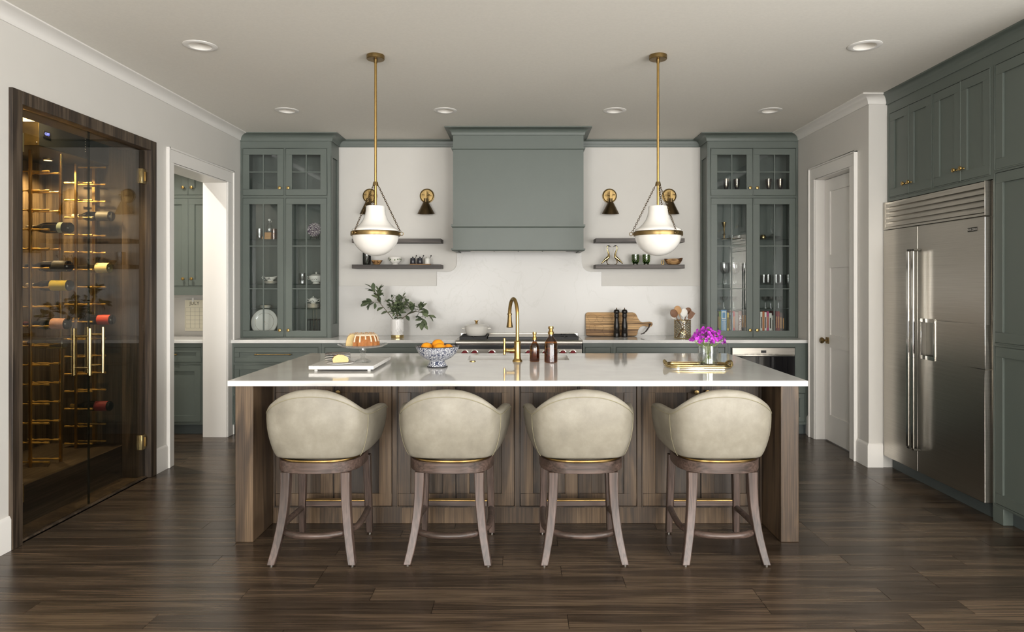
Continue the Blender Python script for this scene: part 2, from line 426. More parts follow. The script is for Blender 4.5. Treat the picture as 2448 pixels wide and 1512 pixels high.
# stone backsplash, stepped and curved up to the hood, set on the back wall
def splash():
    zt, z1, z2 = PZ(684, YB), PZ(650, YB), 1.80
    xa, xb, xc = PX(1044, YB), PX(1092, YB), PX(1070, YB); r = xb - xc
    L = [(-1.905, .914), (-1.905, zt), (xa, zt), (xa, z1), (xc, z1)]
    L += [(xc + r * math.sin(a), z1 + r - r * math.cos(a)) for a in [math.pi / 2 * i / 8 for i in range(1, 9)]] + [(xb, z2)]
    xa, xb, xc = PX(1438, YB), PX(1391, YB), PX(1413, YB)
    L += [(xb, z2)] + [(xc - r * math.sin(a), z1 + r - r * math.cos(a)) for a in [math.pi / 2 * i / 8 for i in range(8, 0, -1)]]
    L += [(xc, z1), (xa, z1), (xa, zt), (1.842, zt), (1.842, .914)]
    return MB().prism(L, YB, YB + .012, 'y')
splash().build('backsplash_slab', 'backsplash', wb, smooth=0, bevel=.0015, seg=1)

# crown mouldings
def cove(zb, proj, o0=0):
    h = ZC - zb; P = [(o0, zb), (o0 + .008, zb), (o0 + .012, zb + h * .12)]
    P += [(o0 + .012 + (proj - .02) * (1 - math.cos(t)), zb + h * (.12 + .72 * math.sin(t))) for t in [math.pi / 2 * i / 6 for i in range(1, 7)]]
    return P + [(o0 + proj, ZC - h * .13), (o0 + proj, ZC - .0005), (o0, ZC - .0005)]
struct(MB().sweep([(XL, 6.64), (XL, YF)][::-1], cove(2.876, .09)).build('trim_1', 'trim'))
struct(MB().sweep([(2.89, YP), (XR, YP), (XR, 6.64)][::-1], [(o, z) for o, z in cove(2.876, .09)]).build('trim_2', 'trim'))
def crown_grey(path, name, zb=2.868, proj=.075):
    return struct(MB().sweep(path, cove(zb, proj)).build(name, 'grey'))
crown_grey([(-1.90, YB + .012), (-.63, YB + .012)], 'trim_3', 2.866, .03)
crown_grey([(.585, YB + .012), (1.838, YB + .012)], 'trim_4', 2.866, .03)

# baseboards
def base(path, name):
    return struct(MB().sweep(path, [(0, .001), (.016, .001), (.016, .17), (.011, .182), (.006, .19), (0, .19)]).build(name, 'trim'))
base([(XL, YF + .1), (XL, 3.648)], 'baseboard_left')
base([(XL, 5.092), (XL, 5.262)], 'baseboard_left')
base([(XR, 5.462), (XR, YP), (2.852, YP)], "baseboard_right")
base([(XR, 6.42), (XR, 6.348)], 'baseboard_right')

# pantry doorway in the left wall: casing and jamb
def casing(name, mb): return struct(mb.build(name, 'trim', smooth=0, bevel=.003, seg=1))
y0, y1, _, zt = DOOR_L
cs = MB(); cs.cells(y0 - .072, y1 + .11, 0, zt + .10, [(y0, y1, -1, zt)], XL + .0005, XL + .02, 'x')
cs.box(XL + .0005, XL + .03, y0 - .085, y0 - .072, 0, zt + .113); cs.box(XL + .0005, XL + .03, y1 + .11, y1 + .123, 0, zt + .113)
cs.box(XL + .0005, XL + .03, y0 - .085, y1 + .123, zt + .10, zt + .113)
cs.box(XL - .215, XL + .012, y1 - .012, y1 - .0005, 0, zt - .001); cs.box(XL - .215, XL + .012, y0 + .0005, y0 + .012, 0, zt - .001); cs.box(XL - .215, XL + .012, y0, y1, zt - .012, zt - .0005)
casing('trim_5', cs)
# pantry door in the right wall
y0, y1, _, zt = DOOR_R
cs = MB(); cs.cells(y0 - .09, y1 + .09, 0, zt + .10, [(y0, y1, -1, zt)], XR - .02, XR - .0005, 'x')
cs.box(XR - .032, XR - .0005, y0 - .104, y0 - .09, 0, zt + .113); cs.box(XR - .032, XR - .0005, y1 + .09, y1 + .104, 0, zt + .113)
cs.box(XR - .032, XR - .0005, y0 - .104, y1 + .104, zt + .10, zt + .113)
cs.box(XR - .012, XR + .159, y1 - .012, y1 - .0005, 0, zt - .001); cs.box(XR - .012, XR + .159, y0 + .0005, y0 + .012, 0, zt - .001); cs.box(XR - .012, XR + .159, y0, y1, zt - .012, zt - .0005)
casing('trim_6', cs)
xd = XR + .075; a, b_ = y0 + .016, y1 - .016
PAN = [(a + .10, b_ - .10, .25, .87), (a + .10, b_ - .10, .985, 1.60), (a + .10, b_ - .10, 1.72, zt - .13)]
dr = struct(MB().cells(a, b_, .012, zt - .016, PAN, xd, xd + .04, 'x').build('door_1', 'trim', smooth=0))
for p in PAN:
    MB().box(xd + .013, xd + .027, p[0], p[1], p[2], p[3]).build('door_panel', 'trim', dr, smooth=0)
ko = MB(); ky, kz = y1 - .075, .93; ko.m = Matrix.Translation((xd, ky, kz)) @ Matrix.Rotation(R(-90), 4, 'Y')
ko.lathe([(0, 0), (.012, .001), (.009, .012), (.009, .032), (.02, .038), (.028, .05), (.028, .06), (.02, .068), (0, .07)], 20)
ko.build('door_knob', 'old_brass', dr)
MB().box(xd - .006, xd, ky - .03, ky + .03, kz - .03, kz + .03).build('knob_plate', 'old_brass', dr, bevel=.002)

# ================================================================ WINE CELLAR
cy0, cy1, cxb, czt = 3.2, 5.09, -3.62, 2.76
struct(MB().box(cxb - .04, cxb, cy0, cy1 + .08, 0, czt).build('wall_cellar_back', 'cellar_wood', smooth=0))
struct(MB().box(cxb, XL - .2005, cy1, cy1 + .08, 0, czt).build('wall_cellar_far', 'cellar_wood', smooth=0))
struct(MB().box(cxb, XL - .2005, cy0 - .04, cy0, 0, czt).build('wall_cellar_near', 'cellar_wood', smooth=0))
struct(MB().box(cxb - .04, XL - .2005, cy0 - .04, cy1 + .08, czt, czt + .03).build('ceiling_cellar', 'cellar_wood_y', smooth=0))
struct(MB().box(cxb, XL - .201, cy0, cy1, -.011, .24).build('floor_cellar', 'cellar_wood_y', smooth=0, bevel=.004))
struct(MB().box(XL - .2, XL - .06, 3.727, 5.013, -.011, .0005).build('trim_7', 'frame_wood', smooth=0))
f = thing('wine_cellar_frame', 'dark oak frame around the glass wine cellar doors in the white wall', 'door frame', (XL, 3.65, 0), 90)
# local: x along the wall (0..1.44), y into the wall, z up
MB().box(0, .075, -.022, .199, .001, 2.53).build('jamb', 'frame_wood', f, bevel=.003)
MB().box(1.365, 1.44, -.022, .199, .001, 2.53).build('jamb', 'frame_wood', f, bevel=.003)
MB().box(.0755, 1.3645, -.022, .199, 2.455, 2.53).build('header', 'frame_wood', f, bevel=.003)
MB().box(.0755, 1.3645, .012, .055, .001, .012).build('threshold', 'frame_wood', f, bevel=.002)
def wine_door(x0, x1, hinge_left, label):
    d = thing('wine_cellar_door', label, 'door', (XL, 3.65, 0), 90, 'glass wine cellar doors')
    MB().box(x0, x1, .025, .035, .016, 2.448).build('glass_panel', 'wine_glass', d, smooth=0)
    xe = x1 if hinge_left else x0
    MB().box(xe - .0015, xe + .0015, .024, .036, .016, 2.448).build('glass_edge', 'glass_edge', d, smooth=0)
    hx = x0 if hinge_left else x1; s = 1 if hinge_left else -1
    for z in (.22, 2.20):
        h = MB().box(hx, hx + s * .055, .014, .046, z, z + .11).build('hinge', 'gold', d, bevel=.002)
        MB().box(hx - s * .002, hx + s * .018, .009, .0139, z + .02, z + .09).build('hinge_plate', 'old_brass', h, bevel=.001)
    bx = xe - (.065 if hinge_left else -.065)
    for yy, nm in ((-.022, 'pull_bar'), (.082, 'pull_bar')):
        MB().cyl((bx, yy, .865), (bx, yy, 1.168), .0095, n=16).build(nm, 'gold', d)
    for z in (.915, 1.118):
        MB().cyl((bx, -.022, z), (bx, .082, z), .006, n=12).build('standoff', 'gold', d)
    return d
wine_door(.079, .7175, True, 'tinted glass wine cellar door hung at the end away from the doorway')
wine_door(.7225, 1.361, False, 'tinted glass wine cellar door hung at the end next to the doorway')

# cooling unit up under the ceiling
u = thing('cooling_unit', 'black cooling unit with brass end plate at the top of the cellar', 'cooling unit', (-3.37, 4.35, 2.354))
MB().box(-.248, .23, 0, .738, 0, .40).build('housing', 'dark_unit', u, bevel=.004)
pl = MB().box(-.246, .232, -.004, 0, .002, .24).build('end_plate', 'galv', u, bevel=.001)
MB().box(.13, .215, -.0055, -.004, .155, .205).build('rating_label', 'paper', pl)
lb = MB()
for k in range(5): lb.box(.135, .20 - .01 * (k % 3), -.006, -.0055, .161 + k * .009, .163 + k * .009)
lb.build('label_print', 'ink', pl)
for xx in (-.2, .218): MB().ball((xx, -.004, .02), .005, 8, 6).build('screw', 'chrome', pl)
dsp = MB().box(.2301, .236, .035, .10, .066, .106).build('display', 'black', u, bevel=.001)
text_mesh('OFF', .026, 'display_digits', 'display_blue', dsp, (.2365, .068, .087), (R(90), 0, R(90)))
for k in range(8): MB().ball((.231, .46, .05 + k * .018), .0025, 6, 4).build('indicator', 'white_ink', u)
for lx, ly, lz, e, lab in ((-3.40, 4.80, 2.353, 22, 'small round cellar lamp under the cooling unit'), (-3.02, 4.20, czt - .001, 34, 'small round cellar lamp in the cellar ceiling')):
    p = thing('puck_light', lab, 'lamp', (lx, ly, lz))
    MB().lathe([(.0, 0), (.035, 0), (.035, -.012), (.03, -.014), (0, -.014)], 20).build('housing', 'brass', p)
    MB().lathe([(0, -.0142), (.026, -.0145), (0, -.0165)], 16).build('lens', 'lamp_warm', p)
    l = bpy.data.lights.new('cellar_lamp', 'SPOT'); l.energy = e * 4; l.color = (1, .72, .38); l.shadow_soft_size = .03; l.spot_size = R(150); l.spot_blend = .6
    o = bpy.data.objects.new('cellar_lamp', l); col.objects.link(o); o.location = (lx, ly, lz - .03)

# peg racks: posts with turned brass pegs
def peg_mesh():
    mb = MB(); mb.m = Matrix.Rotation(R(90), 4, 'Y')
    pr = [(0, -.104), (.0075, -.103), (.0075, -.072), (.0045, -.062), (.0045, -.05), (.0075, -.038), (.0075, .03), (.0045, .045), (.0045, .06), (.0075, .072), (.0075, .103), (0, .104)]
    mb.lathe(pr, 10); o = mb.build('peg', 'peg_brass'); me = o.data; bpy.data.objects.remove(o); return me
PEG = peg_mesh()
ZPEG = lambda k: 2.203 - .129 * k
def rack(Y, xpost, xpeg, k0, label, dy, post=True):
    t = thing('wine_rack_post', label, 'wine rack', (xpost, Y, .24), 0, 'brass peg racks in the wine cellar')
    if post: MB().box(-.008, .008, -.008, .008, .0005, 2.10).build('post', 'brass', t, bevel=.002)
    else: MB().box(-.012, .012, .0, .0295, .0005, 2.10).build('rail', 'brass', t, bevel=.002)
    ar = MB()
    for k in range(k0, 16):
        z = ZPEG(k) - .24
        o = bpy.data.objects.new('peg', PEG); col.objects.link(o); o.parent = t; o.location = (xpeg - xpost, dy, z)
        ar.box(-.004, .004, min(0, dy), max(0, dy), z - .004, z + .004)
    ar.build('brackets', 'brass', t, smooth=0)
rack(4.42, -3.247, -3.247, 0, 'brass peg rack post farthest from the pantry doorway', .03)
rack(4.565, -3.147, -3.241, 0, 'brass peg rack post with pegs set off toward the cellar back wall', -.03)
rack(4.93, -3.286, -3.286, 0, 'brass peg rack post in front of the rail on the cellar end wall', .03)
rack(5.06, -3.241, -3.241, -1, 'brass peg rail fixed on the cellar end wall', -.015, False)

# wine bottles lying on the pegs, necks toward the cellar back wall
def wine_bottle(px, k, Y, body, lab_col, foil, label, lab=(.10, .19), tilt=0):
    x, z = PX(px, Y), ZPEG(k) + .0142      # cradled by a pair of pegs
    t = thing('wine_bottle', label, 'bottle', (x, Y, z), 0, 'wine bottles lying in the cellar rack')
    t.rotation_euler = (0, R(90 + tilt), 0)
    pr = [(0, .148), (.03, .149), (.037, .142), (.037, -.02), (.034, -.045), (.02, -.075), (.0145, -.09), (.0140, -.148), (0, -.149)]
    MB().lathe(pr, 22).build('bottle_body', body, t)
    MB().lathe([(.0152, -.10), (.0155, -.138), (.0165, -.139), (.0165, -.15), (0, -.151)], 16).build('foil', foil, t)
    if lab_col:
        MB().lathe([(.0374, lab[0] - .06), (.0374, lab[1] - .06)], 24, a0=20, a1=340).build('bottle_label', lab_col, t)
for nm, hx, rg in (('lab_green', '#9fae9c', .6), ('lab_cream', '#d9d0a0', .6), ('lab_yellow', '#d8c23c', .6), ('lab_pink', '#d7a48c', .6), ('lab_red', '#c5432c', .6), ('lab_mar', '#7d2329', .6), ('lab_dark', '#3c3a30', .6), ('foil_red', '#5a1d1f', .35), ('foil_sil', '#b4aea0', .3), ('foil_blk', '#151515', .3), ('foil_gold', '#a98b45', .3)):
    plain(nm, hx, rg, metal=.4 if nm.startswith('foil') else 0, noise=.1, nscale=90)
Y1, Y2 = 4.4925, 5.0025
wine_bottle(118, 3, Y1, 'wine_green', 'lab_green', 'foil_sil', 'dark wine bottle with small pale green label on the topmost filled pegs', (.13, .16))
wine_bottle(116, 5, Y1, 'wine_green', 'lab_dark', 'foil_blk', 'dark wine bottle with a dark label above the yellow labelled one')
wine_bottle(118, 6, Y1, 'wine_green', 'lab_yellow', 'foil_sil', 'dark wine bottle with a wide yellow label', (.08, .19))
wine_bottle(112, 8, Y1, 'wine_green', 'lab_pink', 'foil_red', 'dark wine bottle with pink and orange label and dark red foil')
wine_bottle(104, 9, Y1, 'wine_clear', 'crystal', 'foil_gold', 'clear glass bottle lying in the peg rack')
wine_bottle(222, 2, Y2, 'wine_green', 'lab_dark', 'foil_sil', 'dark bottle with silver neck nearest the sconce reflection on the end wall')
wine_bottle(220, 5, Y2, 'wine_clear', 'lab_cream', 'foil_blk', 'white wine bottle with cream label and black neck')
wine_bottle(224, 8, Y2, 'wine_green', 'lab_red', 'foil_gold', 'dark wine bottle with an orange red label')
wine_bottle(218, 13, Y2, 'wine_green', 'lab_mar', 'foil_gold', 'dark wine bottle with a maroon label low in the rack')

# ================================================================ CABINETRY
# every cabinet is built in its own frame: x to the right along the face, y into the cabinet (face at y = 0), z up
def knob(x, z, parent, mat='old_brass', y=0.0, k=1.0):
    mb = MB(); mb.m = Matrix.Translation((x, y, z)) @ Matrix.Rotation(R(90), 4, 'X')
    mb.lathe([(0, 0), (.0075*k, .0005), (.006*k, .004), (.005*k, .012*k), (.006*k, .017*k), (.0135*k, .020*k), (.0155*k, .025*k), (.0135*k, .030*k), (.006*k, .0315*k), (0, .033*k)], 16)
    return mb.build('knob', mat, parent)
def bar_pull(x0, x1, z, parent, y=0.0, mat='old_brass'):
    mb = MB().cyl((x0, y - .03, z), (x1, y - .03, z), .005, n=12)
    for x in (x0 + .012, x1 - .012): mb.cyl((x, y, z), (x, y - .03, z), .0055, n=10); mb.ball((x, y - .03, z), .0085, 12, 8)
    for x in (x0, x1): mb.ball((x, y - .03, z), .0075, 12, 8)
    return mb.build('pull_handle', mat, parent)
def shaker(u0, u1, v0, v1, parent, mat='grey', rail=.06, kn=None, pull=None, name='door', panel=None, th=.02, km='old_brass'):
    g = .0025; a, b, c, d = u0 + g, u1 - g, v0 + g, v1 - g
    o = MB().cells(a, b, c, d, [(a + rail, b - rail, c + rail, d - rail)], -.002, th, 'y').build(name, mat, parent, smooth=0, bevel=.0015, seg=1)
    MB().box(a + rail - .001, b - rail + .001, .009, .016, c + rail - .001, d - rail + .001).build('panel', panel or mat, o, smooth=0)
    if kn: knob(kn[0], kn[1], o, km, -.002)
    if pull: bar_pull(pull[0], pull[1], pull[2], o, -.002, km)
    return o
def glass_door(u0, u1, v0, v1, parent, vm, hm, kn, rail=.06):
    g = .0025; a, b, c, d = u0 + g, u1 - g, v0 + g, v1 - g
    xs = [a + rail] + vm + [b - rail]; zs = [c + rail] + hm + [d - rail]
    o = MB().cells(a, b, c, d, [(xs[0], xs[-1], zs[0], zs[-1])], -.002, .02, 'y').build('glass_door', 'grey', parent, smooth=0, bevel=.0015, seg=1)
    mu = MB()
    for x in vm: mu.box(x - .005, x + .005, .002, .016, zs[0], zs[-1])
    for z in hm: mu.box(xs[0], xs[-1], .0021, .0159, z - .005, z + .005)
    mu.build('glazing_bars', 'grey', o, smooth=0)
    for x0, x1 in zip(xs, xs[1:]):
        for z0, z1 in zip(zs, zs[1:]): MB().box(x0, x1, .008, .011, z0, z1).build('pane', 'pane', o, smooth=0)
    knob(kn[0], kn[1], o, 'brass', -.002)
    return o
def face(W, z0, z1, holes, parent, mat='grey', bead=.006):
    o = MB().cells(0, W, z0, z1, holes, 0, .02, 'y').build('face_frame', mat, parent, smooth=0)
    bd = MB()
    for a, b, c, d in holes:
        bd.cells(a - bead, b + bead, c - bead, d + bead, [(a, b, c, d)], -.004, .0, 'y')
    bd.build('bead', mat, o, smooth=0, bevel=.0015, seg=1)
    return o

# ---------------------------------------------------------------- the two glazed hutches
def hutch(X0, W, Yf, label, d1, d2, free_left):
    D = YB - Yf - .001
    t = thing('glazed_hutch', label, 'cabinet', (X0, Yf, .9145), 0, 'glazed hutches on the back counter')
    z = lambda v: v - .9145
    up = (PZ(468, Yf), PZ(355, Yf)); lo = (.922, PZ(473.6, Yf))
    holes = [(d[0], d[1], z(q[0]), z(q[1])) for q in (up, lo) for d in (d1, d2)]
    face(W, 0, z(2.868), holes, t)
    c = MB(); c.box(0, .019, .02, D, 0, z(2.868)); c.box(W - .019, W, .02, D, 0, z(2.868)); c.box(.019, W - .019, D - .012, D, 0, z(2.868))
    c.box(.019, W - .019, .02, D - .012, 0, .006); c.box(.019, W - .019, .02, D - .012, z(2.305), z(2.325)); c.box(.019, W - .019, .02, D - .012, z(2.81), z(2.868))
    c.build('carcass', 'grey_in', t, smooth=0)
    # framed end panel on the side that stands free
    x = W if not free_left else 0.0; s = -1 if free_left else 1
    ep = MB(); ep.cells(.0, D, 0, z(2.868), [(.055, D - .05, .13, z(2.868) - .15)], min(x, x + s * .012), max(x, x + s * .012), 'x')
    ep.build('end_panel', 'grey', t, smooth=0, bevel=.0015, seg=1)
    for k, d in enumerate((d1, d2)):
        kx = d[1] - .032 if k == 0 else d[0] + .032; m = (d[0] + d[1]) / 2
        glass_door(d[0], d[1], z(up[0]), z(up[1]), t, [m], [z((up[0] + up[1]) / 2)], (kx, z(up[0]) + .075))
        glass_door(d[0], d[1], z(lo[0]), z(lo[1]), t, [m], [z(PZ(691, Yf)), z(PZ(588.6, Yf))], (kx, z(lo[0]) + .07))
    for zz in HSH: MB().box(.021, W - .021, .035, D - .014, z(zz) - .008, z(zz)).build('glass_shelf', 'shelf_glass', t, smooth=0)
    st = MB()
    for k in range(34): st.box(.0191, .0225, .06, .072, .35 + k * .016, .358 + k * .016)
    st.build('shelf_strip', 'chrome', t, smooth=0)
    # crown on top
    if free_left: path = [(-.012, D), (-.012, 0), (W, 0)]
    else: path = [(0, 0), (W + .012, 0), (W + .012, D)]
    MB().sweep(path, [(o, zz - .9145) for o, zz in cove(2.868, .075)]).build('crown', 'grey', t)
    return t
YH = 6.65
HSH = [PZ(573, 6.75), PZ(679, 6.75), PZ(737, 6.75)]
hutch(-2.798, .892, YH, 'grey green glazed hutch full of china by the pantry doorway', (.024, .429), (.450, .857), False)
hutch(1.853, .890, YH, 'grey green glazed hutch full of glasses and books by the white door', (.024, .440), (.446, .866), True)

# ---------------------------------------------------------------- base cabinets on the back wall
YC = 6.42
def base_cab(name, X0, X1, label, fronts, toe=True, z1=.8825):
    """fronts: (kind, u0, u1, z0, z1, opts)"""
    t = thing(name, label, 'cabinet', (X0, YC, .0005), 0, 'grey green base cabinets on the back wall'); W = X1 - X0; D = YB - YC
    face(W, .10, z1, [f[1:5] for f in fronts], t)
    MB().box(.0, W, .0205, D, .10, z1).build('carcass', 'grey_in', t, smooth=0)
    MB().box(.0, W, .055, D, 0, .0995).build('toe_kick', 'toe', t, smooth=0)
    for k, u0, u1, a, b, *o in fronts:
        if k == 'drawer': shaker(u0, u1, a, b, t, name='drawer', rail=.045, pull=o[0] if o else None)
        elif k == 'door': shaker(u0, u1, a, b, t, kn=o[0] if o else None)
    return t
W = 2.79 - 1.925
base_cab('drawer_cabinet', -2.79, -1.925, 'grey green drawer cabinet with brass pull under the china hutch', [
    ('drawer', .03, W - .03, .698, .842, (.24, .58, .775)), ('drawer', .03, W - .03, .40, .676, (.24, .58, .56)), ('drawer', .03, W - .03, .125, .378, (.24, .58, .27))])
W = 1.923 - .642
base_cab('base_cabinet', -1.923, -.642, 'grey green base cabinet between the drawers and the steel range', [
    ('drawer', .03, W - .03, .698, .842, None), ('door', .03, W / 2 - .01, .125, .676, (W / 2 - .05, .62)), ('door', W / 2 + .01, W - .03, .125, .676, (W / 2 + .05, .62))])
base_cab('base_cabinet', .585, .873, 'narrow grey green base cabinet right against the steel range', [('drawer', .022, .266, .698, .842, None), ('door', .022, .266, .125, .676, (.06, .62))])
W = 1.975 - .875
base_cab('base_cabinet', .875, 1.975, 'wide grey green base cabinet below the pepper mills and utensil crock', [
    ('drawer', .03, W - .03, .698, .842, None), ('drawer', .03, W - .03, .40, .676, None), ('drawer', .03, W - .03, .125, .378, None)])
W = 2.742 - 1.977
mc = base_cab('base_cabinet', 1.977, 2.742, 'grey green base cabinet housing the built in oven', [('drawer', .03, W - .03, .125, .40, None), ('slot', .03, .64, .45, .842)])
mw = thing('built_in_oven', 'built in oven with steel control strip and black glass door', 'oven', (1.977, YC, .45))
MB().box(.036, .634, -.012, .0195, .003, .305).build('glass_door', 'oven_glass', mw, bevel=.003)
ms = MB().box(.036, .634, -.015, .0195, .31, .388).build('control_panel', 'steel', mw, bevel=.002)
MB().box(.31, .36, -.0165, -.0149, .34, .365).build('display', 'black', ms)
MB().box(.04, .63, -.020, -.0151, .31, .325).build('handle_lip', 'chrome', ms, bevel=.002)
for k in range(6): MB().box(.15 + k * .058, .185 + k * .058, -.0205, -.0199, .328, .331).build('button', 'steel_dark', ms)

# worktops
def worktop(X0, X1, Y0, label, name='worktop'):
    return tag(MB().box(X0, X1, Y0, YB - .0005, .884, .914).build(name, 'quartz', bevel=.003), label, 'worktop', 'white quartz worktops on the back wall')
worktop(-2.797, -.634, 6.395, 'white quartz worktop below the china hutch and leafy plant')
worktop(.577, 2.744, 6.395, 'white quartz worktop below the glass hutch and cutting board')

# ---------------------------------------------------------------- butler's pantry seen through the doorway
worktop(-4.55, -3.003, 6.395, 'white quartz worktop in the pantry seen through the doorway')
t = base_cab('base_cabinet', -3.80, -3.003, 'grey green base cabinet with drawer in the pantry under the calendar', [
    ('drawer', .03, .72, .698, .842, (.12, .50, .775)), ('door', .03, .372, .125, .676, (.345, .63)), ('door', .378, .72, .125, .676, (.412, .63))])
t = thing('wall_cabinet', 'tall grey green pantry wall cabinet above the calendar', 'cabinet', (-3.80, 6.60, 1.34))
W = .797; cm = PX(450, 6.6) + 3.80; zz = lambda p: PZ(p, 6.6) - 1.34
holes = [(.03, cm - .002, zz(684), zz(474)), (cm + .002, W - .02, zz(684), zz(474)), (.03, cm - .002, zz(466), zz(355)), (cm + .002, W - .02, zz(466), zz(355))]
face(W, .0, 1.60, holes, t); MB().box(0, W, .0205, .318, .0, 1.60).build('carcass', 'grey_in', t, smooth=0)
for k, h in enumerate(holes): shaker(*h, t, kn=((h[1] - .04) if k % 2 == 0 else (h[0] + .04), h[2] + .07), km='brass')
ca = thing('wall_calendar', 'cream paper wall calendar reading JULY clipped up in the pantry', 'calendar', (PX(440, 6.9), 6.915, PZ(792, 6.9)))
pg = MB().box(0, .36, -.0, .012, 0, .32).build('page', 'paper', ca)
text_mesh('JULY', .05, 'heading', 'ink', pg, (.10, -.0006, .285), (R(90), 0, 0))
ln = MB()
for k in range(6): ln.box(.01, .35, -.0008, 0, .03 + k * .042, .0313 + k * .042)
for k in range(8): ln.box(.01 + k * .048, .0112 + k * .048, -.0008, 0, .03, .2413)
ln.build('date_grid', 'ink', pg)
MB().box(.075, .095, -.006, -.0001, .3, .345).build('clip', 'matte_white', ca, bevel=.002)

# ---------------------------------------------------------------- range hood
hx0, hx1 = PX(1083, 6.40), PX(1395, 6.40); hz0 = PZ(600, 6.40); HC = (hx0 + hx1) / 2; hw = (hx1 - hx0) / 2
h = thing('range_hood', 'large grey green boxed range hood above the steel range', 'range hood', (HC, 6.40, hz0)); z = lambda p: PZ(p, 6.40) - hz0
HD = YB - 6.40
hb = MB(); hb.box(-hw, hw, 0, HD, .03, z(324)); hb.box(-hw, -hw + .03, 0, HD, .0, .03); hb.box(hw - .03, hw, 0, HD, 0, .03); hb.box(-hw + .03, hw - .03, 0, .03, 0, .03)
hb.build('hood_body', 'grey', h, smooth=0)
def band(z0, z1, p, nm): return MB().sweep([(-hw, HD), (-hw, 0), (hw, 0), (hw, HD)], [(0, z0), (p * .4, z0), (p, z0 + (z1 - z0) * .4), (p, z1), (0, z1)]).build(nm, 'grey', h)
band(z(358.5), z(353), .016, 'bead'); band(z(545), z(537), .016, 'bead'); band(.0, .022, .016, 'bead')
MB().sweep([(-hw, HD), (-hw, 0), (hw, 0), (hw, HD)], [(o, zz_ - hz0) for o, zz_ in cove(PZ(324, 6.40), .075)]).build('crown', 'grey', h)
ins = MB().box(-hw + .032, hw - .032, .032, HD - .01, .012, .0295).build('hood_insert', 'steel_dark', h, smooth=0)
for k in range(4):
    MB().box(-.48 + k * .242, -.25 + k * .242, .10, .40, .007, .0119).build('filter', 'steel', ins, smooth=0)

# ---------------------------------------------------------------- floating shelves
def shelf(px0, px1, py, label):
    Y = 6.72; x0, x1 = PX(px0, Y), PX(px1, Y); z1 = PZ(py, Y)
    return tag(MB().box(x0, x1, Y, YB + .0115, z1 - .04, z1).build('floating_shelf', 'shelf_wood', bevel=.002), label, 'shelf', 'dark wooden floating shelves beside the hood')
shelf(841, 1054, 571, 'upper dark wooden floating shelf between china hutch and hood, bare on top')
shelf(841, 1054, 633, 'lower dark wooden floating shelf carrying bowls and small pots')
shelf(1424, 1637, 570, 'upper dark wooden floating shelf between hood and glassware hutch, bare on top')
shelf(1424, 1637, 633, 'lower dark wooden floating shelf carrying bird figures and green glasses')

# ---------------------------------------------------------------- sconces
def sconce(px, label):
    X = PX(px, 6.9); s = thing('wall_sconce', label, 'wall lamp', (X, YB + .0115, PZ(468, 6.9)), 0, 'brass cone sconces on the back wall')
    mb = MB(); mb.m = Matrix.Rotation(R(90), 4, 'X'); mb.lathe([(0, 0), (.074, 0), (.076, .006), (.074, .012), (.066, .014), (.062, .018), (0, .019)], 32); mb.build('back_plate', 'old_brass', s)
    ar = MB().tube([(0, -.015, 0), (0, -.07, .0), (0, -.10, -.005)], .008, 12); ar.box(-.01, .01, -.115, -.085, -.045, .035); ar.build('arm', 'old_brass', s)
    MB().cyl((-.03, -.10, .0), (.03, -.10, .0), .005, n=10).ball((.034, -.10, 0), .008, 10, 8).ball((-.034, -.10, 0), .006, 10, 8).build('swivel_screw', 'old_brass', s)
    sh = MB(); sh.m = Matrix.Translation((0, -.10, -.035)) @ Matrix.Rotation(R(9), 4, 'X')
    sh.lathe([(0, 0), (.018, 0), (.019, -.035), (.026, -.04), (.088, -.158), (.0875, -.160), (.086, -.158)], 32); so = sh.build('shade', 'dark_brass', s)
    si = MB(); si.m = sh.m.copy(); si.lathe([(.0855, -.1585), (.024, -.045), (0, -.045)], 28); si.build('shade_lining', 'matte_white', so)
    bu = MB(); bu.m = sh.m.copy(); bu.ball((0, 0, -.115), .028, 16, 10); bu.build('bulb', 'opal', s)
sconce(883, 'brass cone wall sconce beside the china hutch')
sconce(1020, 'brass cone wall sconce beside the hood on the china hutch side')
sconce(1458, 'brass cone wall sconce beside the hood on the glassware hutch side')
sconce(1601, 'brass cone wall sconce beside the glassware hutch')

# ---------------------------------------------------------------- range
rg = thing('range', 'wide stainless steel range with red knobs below the hood', 'range', (-.0285, 6.36, .0005)); hw = .6035
MB().box(-hw, hw, .06, .555, .11, .905).build('body', 'steel', rg, smooth=0)
MB().box(-hw + .02, hw - .02, .12, .55, 0, .1095).build('toe_kick', 'black', rg, smooth=0)
rl = MB().prism([(0, .885), (.01, .872), (.06, .868), (.06, .913), (.012, .912), (.0, .902)], -hw, hw, 'x').build('front_rail', 'steel', rg, bevel=.002)
MB().box(-hw, hw, .0605, .555, .9055, .913).build('cooktop', 'steel', rg, smooth=0)
MB().prism([(-hw, .535), (hw, .535), (hw, .555), (-hw, .555)], .9135, .945).build('back_trim', 'steel', rg, bevel=.002)
cp = MB().box(-hw + .004, hw - .004, .045, .0595, .735, .866).build('control_panel', 'steel', rg, smooth=0)
MB().box(-hw + .004, hw - .004, .030, .0449, .828, .866).build('vent_strip', 'black', rg, smooth=0)
for k in range(8):
    px = (1110.5, 1134, 1175.5, 1225, 1264, 1305, 1346, 1370)[k]; X = PX(px, 6.38) + .0285
    mb = MB(); mb.m = Matrix.Translation((X, .045, .787)) @ Matrix.Rotation(R(90), 4, 'X')
    mb.lathe([(0, 0), (.037, 0), (.037, .006), (.033, .008), (0, .009)], 24); kb = mb.build('knob_bezel', 'chrome', rg)
    mb2 = MB(); mb2.m = mb.m.copy(); mb2.lathe([(0, .0095), (.029, .0095), (.027, .03), (.024, .034), (0, .035)], 24); mb2.build('control_knob', 'knob_red', kb)
